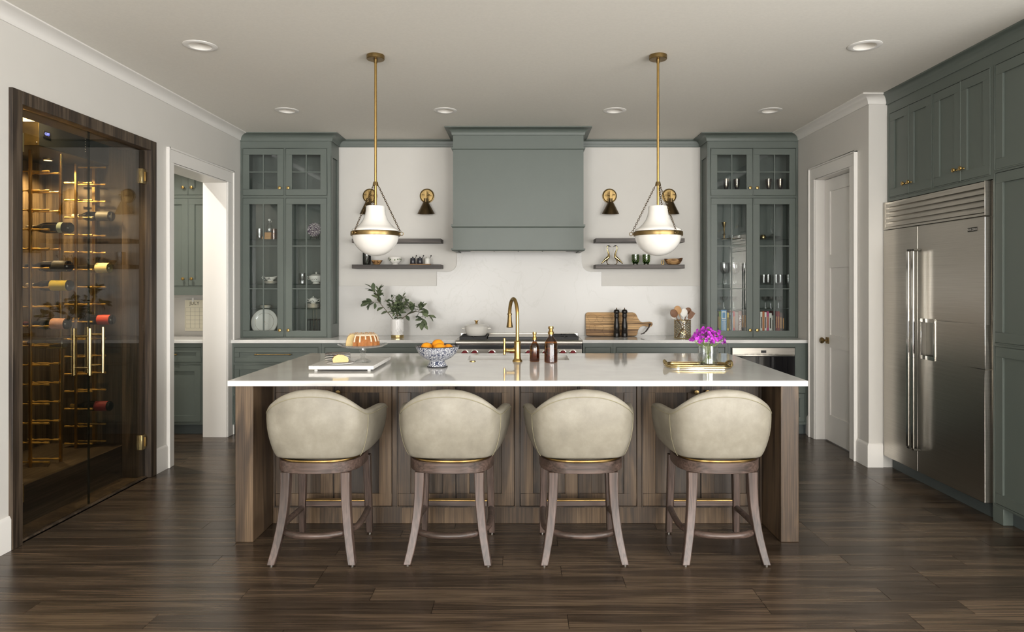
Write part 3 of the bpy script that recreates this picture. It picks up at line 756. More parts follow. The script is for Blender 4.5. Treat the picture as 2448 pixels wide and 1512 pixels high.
for a, b in ((-hw + .01, .02), (.03, hw - .01)):
    od = MB().box(a, b, .035, .0595, .16, .725).build('oven_door', 'steel', rg, bevel=.003)
    MB().box(a + .08, b - .08, .033, .0351, .30, .56).build('oven_window', 'oven_glass', od)
    MB().cyl((a + .04, -.005, .67), (b - .04, -.005, .67), .012, n=14).build('door_handle', 'chrome', od)
def grate(x0, x1, y0, y1):
    g = MB(); t_ = .008
    g.box(x0, x1, y0, y0 + t_ * 1.6, .914, .940); g.box(x0, x1, y1 - t_ * 1.6, y1, .914, .940); g.box(x0, x0 + t_ * 1.6, y0, y1, .914, .940); g.box(x1 - t_ * 1.6, x1, y0, y1, .914, .940)
    xm, ym = (x0 + x1) / 2, (y0 + y1) / 2
    g.box(x0, x1, ym - t_, ym + t_, .926, .9405)
    for q in ((y0 * 3 + y1) / 4, (y0 + y1 * 3) / 4):
        g.box(x0, xm - .03, q - t_ / 2, q + t_ / 2, .928, .9405); g.box(xm + .03, x1, q - t_ / 2, q + t_ / 2, .928, .9405)
    g.box(xm - t_ / 2, xm + t_ / 2, y0, (y0 * 3 + y1) / 4 - .03, .928, .9405); g.box(xm - t_ / 2, xm + t_ / 2, (y0 + y1 * 3) / 4 + .03, y1, .928, .9405)
    o = g.build('grate', 'iron', rg, smooth=0, bevel=.001, seg=1)
    for q in ((y0 * 3 + y1) / 4, (y0 + y1 * 3) / 4): MB().lathe([(0, .9135), (.045, .9135), (.045, .922), (.03, .926), (0, .926)], 20, (xm, q, 0)).build('burner', 'iron', o)
grate(-hw + .03, -.31, .075, .525); grate(.31, hw - .03, .075, .525)
gd = MB().box(-.30, .30, .075, .11, .9135, .94).build('griddle_front', 'black', rg, bevel=.002)
MB().box(-.30, .30, .1105, .525, .9135, .938).build('griddle', 'steel_h', rg, bevel=.002)

# ================================================================ REFRIGERATOR WALL (faces -X: local x runs toward the camera, y into the wall)
XFR = 2.855
ya, yb = 5.292, 4.13
fr = thing('refrigerator', 'built in stainless steel refrigerator with louvered grille and twin bar handles', 'refrigerator', (XFR, ya, .0005), -90)
Wd = ya - yb; sp = ya - 4.832
MB().box(.006, ya - 1600 * 2.89 / (2373.5 - VPX) - .002, .05, .60, .10, 2.095).build('body', 'steel', fr, smooth=0)
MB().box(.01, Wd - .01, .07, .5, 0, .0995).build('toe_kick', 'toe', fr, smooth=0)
def fdoor(x0, x1, hx, nm, hole=None):
    d = MB().cells(x0, x1, .098, 1.872, [hole] if hole else [], 0, .049, 'y').build(nm, 'steel', fr, smooth=0, bevel=.004)
    hb = MB().prism([(hx - .014, -.058), (hx + .014, -.058), (hx + .014, -.046), (hx + .008, -.040), (hx - .008, -.040), (hx - .014, -.046)], .27, 1.69, 'z')
    ho = hb.build('bar_handle', 'chrome', d, bevel=.003)
    for z_ in (.256, 1.6905): MB().box(hx - .014, hx + .014, -.050, -.0005, z_, z_ + .0135).build('handle_mount', 'steel_dark', ho, bevel=.002)
    return d
fdoor(.006, sp - .002, sp - .034, 'freezer_door')
dh = (sp + .045, sp + .20, .925, 1.20)
fd = fdoor(sp + .002, Wd, sp + .028, 'refrigerator_door', dh)
dp = MB(); dp.cells(dh[0] - .008, dh[1] + .008, dh[2] - .008, dh[3] + .008, [(dh[0] + .006, dh[1] - .006, dh[2] + .02, dh[3] - .02)], -.006, .003, 'y')
dp.build('dispenser_frame', 'chrome', fd, bevel=.0015)
MB().box(dh[0], dh[1], .035, .048, dh[2], dh[3]).build('dispenser_recess', 'steel_dark', fd)
bx = MB().box(Wd - .155, Wd - .065, -.003, -.0002, 1.785, 1.812).build('badge', 'steel_dark', fd, bevel=.001)
text_mesh('SUB-ZERO', .019, 'badge_lettering', 'chrome', bx, (Wd - .11, -.0034, 1.798), (R(90), 0, 0))
g0, g1 = 1.895, 2.093
gf = MB(); gf.box(.006, Wd - .007, .03, .049, 1.876, g1); gf.box(.006, .03, 0, .03, g0 - .018, g1); MB().box(Wd - .006, Wd, 0, .049, g0 - .018, g1).build('grille_end', 'steel', fr, bevel=.002); gf.box(.03, Wd - .006, 0, .03, g0 - .018, g0 - .004)
gr = gf.build('grille', 'steel', fr, smooth=0)
for k in range(5):
    zc = g0 + .002 + k * .0385
    MB().prism([(.002, zc), (.028, zc + .016), (.028, zc + .026), (.002, zc + .024)], .03, Wd - .006, 'x').build('louver', 'steel', gr, bevel=.001, smooth=0)
# cabinets above the refrigerator and the tall pantry cabinet
XCF = 2.89
def wallcab(name, y_a, y_b, z0, z1, fronts, label, D=.62, toe=False, h0=None):
    t = thing(name, label, 'cabinet', (XCF, y_a, z0), -90, 'grey green cabinets on the refrigerator wall'); W = y_a - y_b
    b = h0 or 0
    face(W, b, z1 - z0, [f[:4] for f in fronts], t)
    MB().box(0, W, .0205, D, b, z1 - z0).build('carcass', 'grey_in', t, smooth=0)
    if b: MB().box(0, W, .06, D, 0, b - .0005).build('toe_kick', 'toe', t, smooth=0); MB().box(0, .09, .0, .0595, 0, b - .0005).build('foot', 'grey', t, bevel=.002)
    for f in fronts: shaker(*f[:4], t, kn=f[4], rail=.062, km='brass')
    return t
zt = 2.868
fz0, fz1 = .03, .69
def D4(py0): return py0
y4 = lambda px: 1600 * XCF / (px - VPX)
ys = [y4(p) for p in (2118, 2172, 2227)]
o0 = 5.295
wallcab('wall_cabinet', 5.295, y4(2229.3), 2.10, zt, [(.035, o0 - ys[1] - .001, fz0, fz1, (o0 - ys[1] - .035, .11)), (o0 - ys[1] + .001, o0 - y4(2229.3) - .012, fz0, fz1, (o0 - ys[1] + .035, .11))],
        'grey green two door cabinet above the refrigerator, next to the white pier')
o1 = y4(2229.3) - .0005
wallcab('wall_cabinet', o1, y4(2373.5), 2.10, zt, [(.012, o1 - y4(2296) - .001, fz0, fz1, (o1 - y4(2296) - .035, .11)), (o1 - y4(2296) + .001, o1 - y4(2373.5) - .025, fz0, fz1, (o1 - y4(2296) + .035, .11))],
        'grey green two door cabinet above the refrigerator, next to the tall pantry cabinet')
o2 = y4(2373.5) - .0005
fw = .47
wallcab('tall_cabinet', o2, o2 - 1.06, .0005, zt, [(.022, .022 + fw, .115, 1.075, (.022 + fw - .04, 1.02)), (.022, .022 + fw, 1.095, 2.13, (.022 + fw - .04, 1.16)), (.022, .022 + fw, 2.15, 2.79, (.022 + fw - .04, 2.22)),
        (.026 + fw, .03 + 2 * fw, .115, 1.075, (.07 + fw, 1.02)), (.026 + fw, .03 + 2 * fw, 1.095, 2.13, (.07 + fw, 1.16)), (.026 + fw, .03 + 2 * fw, 2.15, 2.79, (.07 + fw, 2.22))],
        'tall grey green pantry cabinet standing beside the refrigerator', h0=.10)
crown_grey([(XCF, 5.2985), (XCF, o2 - 1.06), (3.498, o2 - 1.06)], 'trim_8')

# ================================================================ ISLAND
IY0, IY1, IX0, IX1 = 3.734, 5.19, -1.645, 1.597
SK = (-.39, .336, 4.735, 5.05)      # sink cutout
def round_rect(x0, x1, y0, y1, r, n=5):
    P = []
    for cx, cy, a0 in ((x1 - r, y0 + r, -90), (x1 - r, y1 - r, 0), (x0 + r, y1 - r, 90), (x0 + r, y0 + r, 180)):
        P += [(cx + r * math.cos(R(a0 + 90 * i / n)), cy + r * math.sin(R(a0 + 90 * i / n))) for i in range(n + 1)]
    return P
tag(MB().cells(IX0, IX1, IY0, IY1, [SK], .8825, .914, 'z').build('island_worktop', 'quartz', bevel=.003), 'long white quartz island worktop with sink and faucet', 'worktop')
isl = thing('kitchen_island', 'dark oak kitchen island with panelled doors behind the stools', 'kitchen island', (-.0285, 4.06, .0005))
hx = 1.4845; e0, e1 = hx, hx + .101      # cabinet half width, end panels
zt = .8815
for s in (-1, 1):
    MB().box(min(s*e0, s*e1), max(s*e0, s*e1), 3.765 - 4.06, 5.15 - 4.06, 0, zt).build('end_panel', 'oak_v', isl, bevel=.003)
cw = 2 * hx / 4; holes = []; fr_ = []
for k in range(4):
    a = -hx + k * cw; m = a + cw / 2
    holes += [(a + .018, m - .003, .104, .872), (m + .003, a + cw - .018, .104, .872)]
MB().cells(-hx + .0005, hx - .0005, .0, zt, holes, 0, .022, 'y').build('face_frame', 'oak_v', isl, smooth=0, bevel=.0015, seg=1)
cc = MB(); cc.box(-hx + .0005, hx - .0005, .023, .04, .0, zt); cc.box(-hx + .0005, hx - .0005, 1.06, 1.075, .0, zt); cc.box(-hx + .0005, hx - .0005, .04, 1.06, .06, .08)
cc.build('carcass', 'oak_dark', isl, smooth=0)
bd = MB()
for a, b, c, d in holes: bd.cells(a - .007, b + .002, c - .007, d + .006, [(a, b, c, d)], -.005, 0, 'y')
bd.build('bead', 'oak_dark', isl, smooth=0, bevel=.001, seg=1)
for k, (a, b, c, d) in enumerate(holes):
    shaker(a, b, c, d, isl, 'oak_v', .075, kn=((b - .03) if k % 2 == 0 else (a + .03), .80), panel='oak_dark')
# undermount sink
sk = thing('sink', 'white undermount sink in the island worktop', 'sink', (SK[0], SK[2], .70))
w_, d_ = SK[1] - SK[0], SK[3] - SK[2]
sb = MB(); sb.box(-.012, w_ + .012, -.012, d_ + .012, 0, .012); sb.box(-.012, 0, -.012, d_ + .012, .012, .182); sb.box(w_, w_ + .012, -.012, d_ + .012, .012, .182); sb.box(0, w_, -.012, 0, .012, .182); sb.box(0, w_, d_, d_ + .012, .012, .182)
sb.build('basin', 'sink', sk, smooth=0)
MB().lathe([(0, .0125), (.045, .0125), (.043, .016), (0, .015)], 20, (w_ / 2, d_ / 2, 0)).build('drain', 'chrome', sk)

# ================================================================ FAUCET
fa = thing('faucet', 'tall brass gooseneck faucet with side lever beside the island sink', 'faucet', (-.032, 4.655, .9145)); ct = 'brass'
MB().lathe([(0, 0), (.035, 0), (.034, .006), (.026, .016), (.0235, .022), (.024, .03), (.0225, .034), (.0225, .128), (.024, .13), (.024, .136), (.019, .142), (.016, .146), (0, .146)], 28).build('base', ct, fa)
sx, sy = -.058, .19
pts = [(0, 0, .14), (0, 0, .30)]
for i in range(1, 15):
    a = math.pi * i / 14 * .97; q = (1 - math.cos(a)) / 2
    pts.append((sx * q, sy * q, .315 + .118 * math.sin(a)))
sp_ = MB().tube(pts, .0125, 18).build('spout', ct, fa)
ex, ey, ez = pts[-1]
MB().lathe([(0, .055), (.0155, .055), (.0165, .051), (.0165, .044), (.0135, .042), (.0165, -.005), (.020, -.022), (.0205, -.028), (.022, -.034), (.0235, -.044), (.0215, -.048), (0, -.048)], 22, (ex + .0005, ey, ez - .055)).build('spray_head', 'old_brass', fa)
hd = MB(); hd.cyl((-.02, 0, .078), (-.072, 0, .078), .0155, .0125, 18); hd.ball((-.072, 0, .078), .0155, 16, 10); hd.cyl((-.022, 0, .078), (-.03, 0, .078), .019, n=18); hd.build('valve', ct, fa)
MB().lathe([(0, -.028), (.008, -.026), (.010, -.018), (.007, -.008), (.009, 0), (.0095, .01), (.0075, .02), (.007, .055), (.0095, .078), (.008, .088), (0, .09)], 14, (-.091, 0, .072)).build('lever', ct, fa)
sw = thing('air_switch', 'small round brass air switch button set in the island worktop', 'button', (PX(1130, 4.66), 4.66, .9142))
MB().lathe([(0, 0), (.022, 0), (.022, .003), (.016, .005), (.015, .0045)], 20).build('collar', 'brass', sw)
MB().lathe([(.0145, .003), (.0135, .007), (0, .008)], 18).build('button', 'chrome', sw)

# ================================================================ BAR STOOLS  (local: +y faces the island, back of the seat toward the room)
def smooth01(t): t = max(0, min(1, t)); return t * t * (3 - 2 * t)
def curve(P, t):
    """Catmull-Rom through rows (t, values...)"""
    k = 0
    while k < len(P) - 2 and t > P[k + 1][0]: k += 1
    a, b = P[k], P[k + 1]; u = (t - a[0]) / (b[0] - a[0])
    p0 = P[k - 1] if k else a; p3 = P[k + 2] if k + 2 < len(P) else b; out = []
    for i in range(1, len(a)):
        m0 = (b[i] - p0[i]) / (b[0] - p0[0]) * (b[0] - a[0]) if k else 0.0
        m1 = (p3[i] - a[i]) / (p3[0] - a[0]) * (b[0] - a[0])
        u2, u3 = u * u, u * u * u
        out.append((2*u3 - 3*u2 + 1) * a[i] + (u3 - 2*u2 + u) * m0 + (-2*u3 + 3*u2) * b[i] + (u3 - u2) * m1)
    return out
# half plan from the middle of the back round to the arm tip, with the height of the top edge
SHELL = [(0, 0, -.258, .910), (.15, .09, -.256, .903), (.28, .170, -.244, .876), (.40, .232, -.212, .832), (.48, .258, -.168, .800), (.56, .271, -.118, .786), (.70, .287, -.03, .783), (.85, .301, .07, .783), (.95, .308, .14, .776), (1, .309, .170, .760)]
def stool_shell():
    """barrel back with lower flared arms: outer wall, rolled edge and inner wall as one skin"""
    NT = 64; ZB = .537
    V = [0, .04, .10, .20, .32, .46, .62, .78, .90, .965]
    def sc_(z):                                        # how far out the wall stands at height z
        q = max(0, min(1, (z - ZB) / .20)); return .82 + .18 * math.sin(q * math.pi / 2) ** .7 - .03 * max(0, (z - .78) / .12)
    vs = []; fs = []
    for i in range(NT + 1):
        t = -1 + 2 * i / NT; x, y, zt = curve(SHELL, abs(t)); x = math.copysign(x, t)
        nx, ny = x / .29, y / .26; L = math.hypot(nx, ny) or 1
        nx, ny = nx / L, ny / L
        if abs(t) > .55: nx, ny = math.copysign(1, t), 0.0
        front = smooth01((abs(t) - .6) / .4)
        ring = []; H = zt - ZB; zb = ZB + .035 * front ** 2
        def at(z, inn): k = sc_(z); return (x * k - nx * inn, y * (k if y < 0 else 1 - .35 * (1 - k)) - ny * inn, z)
        for v in V: ring.append(at(zb + (zt - zb) * v, 0.0))
        th = .052
        ring += [at(zt - .004, .008), at(zt, .022), at(zt - .004, th * .85), at(zt - .022, th)]
        for v in (.75, .45, .15): ring.append(at(zb + (zt - zb) * v, th))
        vs += ring; K = len(ring)
    for i in range(NT):
        for k in range(K - 1): fs.append((i*K + k, (i+1)*K + k, (i+1)*K + k + 1, i*K + k + 1))
        fs.append((i*K + K - 1, (i+1)*K + K - 1, (i+1)*K, i*K))
    fs += [tuple(range(K))[::-1], tuple(NT*K + k for k in range(K))]
    mb = MB(); mb.add(vs, fs)
    top_seam = [Vector(vs[i*K + 8]) for i in range(NT + 1)]
    ups = []
    for tt in (-.52, .52):
        i = int(round((tt + 1) / 2 * NT)); ups.append([Vector(vs[i*K + k]) for k in range(0, 9)])
    return mb, top_seam, ups
def sup(a, n, ex=3.2, hx=1.0, hy=1.0):
    P = []
    for i in range(n):
        t = 2 * math.pi * i / n; c, s = math.cos(t), math.sin(t); k = (abs(c) ** ex + abs(s) ** ex) ** (-1 / ex)
        P.append((c * k * a * hx, s * k * a * hy))
    return P
def make_stool(label):
    t = thing('bar_stool', label, 'bar stool', (0, 0, .0005), 0, 'leather bar stools along the island')
    mb, ts, ups = stool_shell()
    sh = mb.build('seat_shell', 'leather', t, smooth=180, sub=1)
    def out(p): q = Vector((p.x, p.y, 0)).normalized() * .0018; return p + q
    MB().tube([out(p) for p in ts], .0022, 6).build('top_seam', 'seam', sh)
    for u in ups: MB().tube([out(p) for p in u], .0018, 6).build('side_seam', 'seam', sh)
    cu = MB(); prs = [(.0, .55), (.80, .55), (.93, .56), (.97, .59), (.93, .625), (.75, .64), (0, .645)]
    n = 32; vs = []; fs = []
    for k, z in prs:
        for x, y in sup(.205 * max(k, .001), n, 2.6, 1.0, 1.0): vs.append((x, y + .005, z))
    for j in range(len(prs) - 1):
        for i in range(n): fs.append((j*n + i, j*n + (i+1) % n, (j+1)*n + (i+1) % n, (j+1)*n + i))
    cu.add(vs, fs); cu.build('seat_cushion', 'leather', t)
    MB().prism(sup(.19, 40, 2.8), .5355, .5485).build('swivel_plate', 'black', t)
    MB().prism(sup(.212, 48, 2.8), .5255, .535).build('brass_ring', 'brass', t, bevel=.0015)
    # apron ring
    o_, i_ = sup(.224, 48, 2.8), sup(.185, 48, 2.8); n = 48
    ap = MB(); ap.add([(x, y, z) for P, z in ((o_, .468), (o_, .525), (i_, .525), (i_, .468)) for x, y in P],
                      [(r * n + i, r * n + (i+1) % n, ((r+1) % 4) * n + (i+1) % n, ((r+1) % 4) * n + i) for r in range(4) for i in range(n)])
    ap.build('apron', 'stool_wood_x', t, bevel=.003)
    # legs: curved at the back, straight at the front
    def leg(path, w0, w1):
        m = MB(); vs = []; fs = []; n = len(path)
        for i, (x, y, z) in enumerate(path):
            w = w0 + (w1 - w0) * i / (n - 1)
            vs += [(x - w, y - w, z), (x + w, y - w, z), (x + w, y + w, z), (x - w, y + w, z)]
        for i in range(n - 1):
            for k in range(4): fs.append((i*4 + k, i*4 + (k+1) % 4, i*4 + 4 + (k+1) % 4, i*4 + 4 + k))
        fs += [(3, 2, 1, 0), tuple(n*4 - 4 + k for k in range(4))]
        m.add(vs, fs); o = m.build('leg', 'stool_wood', t, smooth=50, bevel=.004)
        x, y, z = path[-1]; MB().cyl((x, y, .0), (x, y, .0049), .010, n=12).build('glide', 'chrome', o); return o
    for s in (-1, 1):
        leg([(s * (.157 + .052 * q ** 2.2), -.160 - .072 * q ** 2.2, .467 - (.467 - .005) * q) for q in [i / 8 for i in range(9)]], .025, .0195)
        leg([(s * (.185 + .012 * q), .195 + .025 * q, .467 - (.467 - .005) * q) for q in [i / 3 for i in range(4)]], .022, .017)
    # bent-wood stretcher hoop and brass-topped footrest
    hp = [(.192, .205, .152), (.198, .12, .152), (.203, .02, .152)] + [(.205 * math.cos(R(a)) ** .8 if math.cos(R(a)) > 0 else 0, -.02 - .215 * math.sin(R(a)) ** .85, .152) for a in range(10, 90, 10)]
    hp = hp + [(0, -.237, .152)] + [(-x, y, z) for x, y, z in hp[::-1]]
    MB().tube(hp, .0165, 12).build('stretcher', 'stool_wood_x', t, smooth=60)
    MB().box(-.172, .172, .200, .228, .160, .190).build('footrest', 'stool_wood_x', t, bevel=.003)
    MB().box(-.172, .172, .198, .230, .1902, .198).build('footrest_plate', 'brass', t, bevel=.003)
    return t
SY = 3.69
STX = (-1.086, -.378, .319, 1.053)
st = make_stool('stone leather bar stool at the island end toward the wine cellar'); st.location = (STX[0], SY, .0005)
dup(st, (STX[1], SY, .0005), -1.5, 'stone leather bar stool second along from the wine cellar end of the island')
dup(st, (STX[2], SY, .0005), 1, 'stone leather bar stool second along from the refrigerator end of the island')
dup(st, (STX[3], SY, .0005), 0, 'stone leather bar stool at the island end toward the refrigerator')

# ================================================================ PENDANTS
def pendant(label):
    p = thing('pendant_lamp', label, 'pendant lamp', (0, 0, 0), 0, 'white glass pendants over the island')   # origin on the ceiling
    MB().lathe([(0, 0), (.057, 0), (.058, -.004), (.058, -.024), (.055, -.028), (.012, -.029), (.011, -.05), (0, -.05)], 32).build('canopy', 'old_brass', p)
    MB().cyl((0, 0, -.048), (0, 0, -.985), .0085, n=14).build('rod', 'brass', p)
    zc = -.83
    MB().lathe([(.0088, zc + .006), (.014, zc + .006), (.018, zc - .012), (.019, zc - .02), (.0088, zc - .02)], 20).build('collar', 'old_brass', p)
    zn, zb = -.98, -1.147
    MB().lathe([(.0, zn), (.05, zn), (.060, zn - .003), (.0625, zn - .012), (.063, zn - .035), (.068, zn - .062), (.080, zn - .092), (.100, zn - .120), (.125, zn - .142), (.146, zn - .154), (.150, zn - .160), (.150, zb), (0, zb)], 40).build('upper_shade', 'opal', p)
    MB().lathe([(.150, zb - .002), (.152, zb - .004), (.1585, zb - .004), (.1595, zb - .010), (.1595, zb - .026), (.1585, zb - .030), (.150, zb - .030)], 44).build('band', 'old_brass', p)
    MB().lathe([(.149 * math.cos(R(a)), zb - .024 - .138 * math.sin(R(a)) ** 1.05) for a in range(0, 90, 6)] + [(0, zb - .162)], 40).build('globe', 'opal', p)
    link = None
    for a in (-8, 112, 232):
        ca, sa = math.cos(R(a)), math.sin(R(a)); P0 = Vector((.019 * ca, .019 * sa, zc - .022)); P1 = Vector((.168 * ca, .168 * sa, zb - .006))
        ri = MB(); ri.m = Matrix.Translation((.176 * ca, .176 * sa, zb - .018)) @ Matrix.Rotation(R(a), 4, 'Z') @ Matrix.Rotation(R(90), 4, 'X')
        ri.tube([(.011 * math.cos(q), .011 * math.sin(q), 0) for q in [2 * math.pi * i / 14 for i in range(14)]], .0022, 6, closed=True)
        ri.ball((-.016, 0, 0), .006, 10, 6); ri.build('ring', 'old_brass', p)
        d = P1 - P0; nl = 24; ch = MB(); q0 = d.to_track_quat('Z', 'Y').to_matrix().to_4x4()
        for k in range(nl):
            ch.m = Matrix.Translation(P0 + d * (k + .5) / nl) @ q0 @ Matrix.Rotation(R(90 * (k % 2)), 4, 'Z')
            L = d.length / nl
            ch.tube([(0.0052 * math.cos(q), 0, L * .70 * math.sin(q)) for q in [2 * math.pi * i / 8 for i in range(8)]], 0.0016, 5, closed=True)
        ch.build('chain', 'chain', p, fix=False)
    return p
p = pendant('white opal glass pendant hung over the island on the fruit bowl side'); p.location = (-.954, 4.36, ZC - .0005)
dup(p, (.886, 4.36, ZC - .0005), 188, 'white opal glass pendant hung over the island on the flower vase side')

# ================================================================ RECESSED CEILING LIGHTS
def downlight(label):
    d = thing('recessed_light', label, 'ceiling light', (0, 0, 0), 0, 'recessed ceiling lights')
    MB().lathe([(.066, -.0005), (.0665, -.006), (.074, -.008), (.092, -.006), (.100, -.003), (.1005, -.0005)], 40).build('trim_ring', 'trim', d)
    MB().lathe([(.0662, -.001), (.066, .006), (.056, .055), (.054, .0555)], 36).build('baffle', 'lamp_off', d)
    MB().lathe([(.0545, .054), (.03, .053), (0, .0525)], 24).build('lens', 'lamp_soft', d)
    return d
d0 = None
for (x, y), e, lab in zip(CANS, (3, 3, 3, 3, 3, 3, 22), ('large recessed ceiling light above the aisle toward the wine cellar', 'large recessed ceiling light above the aisle by the refrigerator',
        'small recessed ceiling light in front of the china hutch', 'small recessed ceiling light between hood and china side pendant', 'small recessed ceiling light between hood and glassware hutch',
        'small recessed ceiling light in front of the glassware hutch', 'recessed ceiling light inside the pantry beyond the doorway')):
    if d0 is None: d0 = downlight(lab); d0.location = (x, y, ZC)
    else: dup(d0, (x, y, ZC), 0, lab)
    if e < 5: continue                                  # the kitchen cans are switched off
    l = bpy.data.lights.new('downlight', 'AREA'); l.shape = 'DISK'; l.size = .09; l.energy = e * 1.3; l.color = (1, .93, .82)
    o = bpy.data.objects.new('downlight', l); col.objects.link(o); o.location = (x, y, ZC + .048)

# ================================================================ THINGS ON THE ISLAND
ZI = .9143
# --- marble board with cake stand and plates
bd_ = thing('serving_board', 'white marble serving board on little feet under the cake stand', 'serving board', (-1.116, 4.40, ZI))
MB().box(-.20, .20, -.275, .275, .012, .034).build('slab', 'marble', bd_, bevel=.002)
for x in (-.165, .165):
    for y in (-.24, .24): MB().cyl((x, y, 0), (x, y, .0118), .011, n=14).build('foot', 'matte_white', bd_)
ZM = ZI + .0342
cs_ = thing('cake_stand', 'clear glass pedestal cake stand on the marble board', 'cake stand', (-1.03, 4.33, ZM)); CX, CY = -1.03, 4.33
MB().lathe([(0, .001), (.054, 0), (.055, .004), (.045, .010), (.02, .022), (.013, .032), (.016, .04), (.021, .048), (.016, .056), (.017, .066), (.022, .072), (.019, .08), (.02, .094), (0, .094)], 32).build('pedestal', 'crystal', cs_)
MB().lathe([(0, .0945), (.07, .0945), (.13, .100), (.158, .114), (.160, .118), (.157, .1175), (.128, .104), (.07, .099), (0, .099)], 40).build('plate', 'crystal', cs_)
ZK = ZM + .1042
ck = thing('bundt_cake', 'ring cake with dripping glaze and a slice cut out, on the glass stand', 'cake', (CX, CY, ZK))
def bundt(mb, a0, a1, r0=.028, r1=.104, h=.078, grow=0.0, zlo=0.0, flute=.006, n=80):
    prof = []
    for i in range(15):
        t = i / 14; a = math.pi * t
        prof.append(((r0 + r1) / 2 + (r1 - r0) / 2 * math.cos(a) * (1 + .0), max(0, math.sin(a)) ** .62 * h))
    vs = []; fs = []; K = len(prof)
    for i in range(n + 1):
        an = a0 + (a1 - a0) * i / n
        for r, z in prof:
            rr = r + (flute * math.cos(R(an) * 16) * (1 - z / h * .8) if r > (r0 + r1) / 2 else 0)
            d = grow
            zz = z * (1 + d / h) ; rr = (r0 + r1) / 2 + (rr - (r0 + r1) / 2) * (1 + d / ((r1 - r0) / 2))
            vs.append((rr * math.cos(R(an)), rr * math.sin(R(an)), zz))
    for i in range(n):
        for k in range(K - 1): fs.append((i*K + k, (i+1)*K + k, (i+1)*K + k + 1, i*K + k + 1))
        fs.append((i*K + K - 1, (i+1)*K + K - 1, (i+1)*K, i*K))
    return vs, fs, K, n
A0, A1 = -112, 205
vs, fs, K, n = bundt(None, A0, A1); mb = MB(); mb.add(vs, fs); mb.build('crust', 'cake', ck, fix=False)
mb = MB(); mb.add(vs[:K], [tuple(range(K))]); mb.add(vs[-K:], [tuple(range(K))[::-1]]); mb.build('crumb', 'cream_cake', ck, smooth=0)
vs, fs, K, n = bundt(None, A0 + .5, A1 - .5, grow=.0025, n=128); mb = MB(); keep = []
dl = [2 + int(3.2 * (0.5 + 0.5 * math.sin(i * .49) * math.sin(i * .21 + 1))) for i in range(n + 1)]
for i in range(n):
    drip = 1 if (i % 8) in (1, 2) else 0
    lo = max(0, 4 - (dl[(i // 8) * 8]) * drip)
    for k in range(lo, 13): keep.append((i*K + k, (i+1)*K + k, (i+1)*K + k + 1, i*K + k + 1))
mb.add(vs, keep); ic = mb.build('glaze', 'icing', ck, fix=True)
b2 = ic.modifiers.new('solid', 'SOLIDIFY'); b2.thickness = .002; b2.offset = 1
nt_ = MB(); rr_ = random.Random(3)
for k in range(60):
    a, r = rr_.uniform(A0 + 5, A1 - 5), rr_.uniform(.04, .085); z = math.sin(math.acos((r - .066) / .038)) ** .62 * .078
    nt_.ball((r * math.cos(R(a)), r * math.sin(R(a)), z + .004), rr_.uniform(.0025, .0045), 6, 4)
nt_.build('chopped_nuts', 'cork', ck)['kind'] = 'stuff'
def small_plate(name, x, y, z, label, grp, mats=('white_cer', 'plate_rim'), r=.083):
    p = thing(name, label, 'plate', (x, y, z), 0, grp)
    MB().lathe([(0, 0), (r * .55, 0), (r * .6, .001), (r * .97, .0050), (r, .0056), (r, .0098), (r * .97, .0100), (r * .6, .0045), (0, .0040)], 36).build('dish', mats[0], p)
    MB().lathe([(r * .965, .0101), (r * 1.001, .0099), (r * 1.001, .0108), (r * .965, .0108)], 36).build('rim_band', mats[1], p)
    return p
for k, lab in enumerate(('small rimmed dessert plate at the bottom of the stack on the marble board', 'small rimmed dessert plate second from the bottom of the stack', 'small rimmed dessert plate second from the top of the stack', 'small dark patterned dessert plate topping the stack behind the slice')):
    small_plate('dessert_plate', -1.228, 4.46, ZM + .0112 * k + .0002, lab, 'stacked dessert plates', ('white_cer', 'plate_rim') if k < 3 else ('bw_pattern', 'plate_rim'))
small_plate('dessert_plate', -1.150, 4.235, ZM, 'single dessert plate holding a slice of cake', 'dessert plates')
sl = thing('cake_slice', 'slice of ring cake lying on a dessert plate', 'cake', (-1.150, 4.235, ZM + .0105), 20)
pr = [(-.045, 0), (.045, 0), (.05, .012), (.045, .030), (.02, .045), (-.012, .05), (-.038, .04), (-.05, .02)]
vs = [(x, -.022, z) for x, z in pr] + [(x * .96, .028, z * .96) for x, z in pr]; n = len(pr)
MB().add(vs, [(i, (i+1) % n, (i+1) % n + n, i + n) for i in range(n)]).build('crust', 'cake', sl)
MB().add(vs, [tuple(range(n))[::-1], tuple(range(n, 2*n))]).build('crumb', 'cream_cake', sl, smooth=0)

# --- footed blue and white bowl with oranges
bw = thing('footed_bowl', 'blue and white patterned footed bowl holding oranges', 'bowl', (-.55, 4.35, ZI))
MB().lathe([(0, .002), (.062, .0), (.066, .004), (.062, .012), (.052, .030), (.048, .040), (.060, .046), (.09, .060), (.118, .085), (.136, .118), (.141, .134), (.137, .134), (.130, .118), (.112, .089), (.086, .066), (.05, .054), (0, .052)], 44).build('bowl', 'blue_pattern', bw)
MB().lathe([(.1365, .1335), (.1415, .1335), (.1425, .136), (.140, .138), (.1365, .137)], 44).build('rim', 'plate_rim', bw)
MB().lathe([(.0655, .0), (.0672, .003), (.066, .008), (.0645, .008)], 40).build('foot_rim', 'plate_rim', bw)
def orange(x, y, z, lab, r=.0385):
    o = thing('orange', lab, 'fruit', (-.55 + x, 4.35 + y, ZI + z), 0, 'oranges in the footed bowl')
    MB().lathe([(max(1e-5, r * math.sin(math.pi * j / 14)), -r * .97 * math.cos(math.pi * j / 14) - (.002 if j == 14 else 0)) for j in range(15)], 24, (0, 0, r)).build('peel', 'orange', o)
    MB().lathe([(0, r * 1.972), (.003, r * 1.968), (.004, r * 1.955)], 8).build('stem_scar', 'green_stem', o)
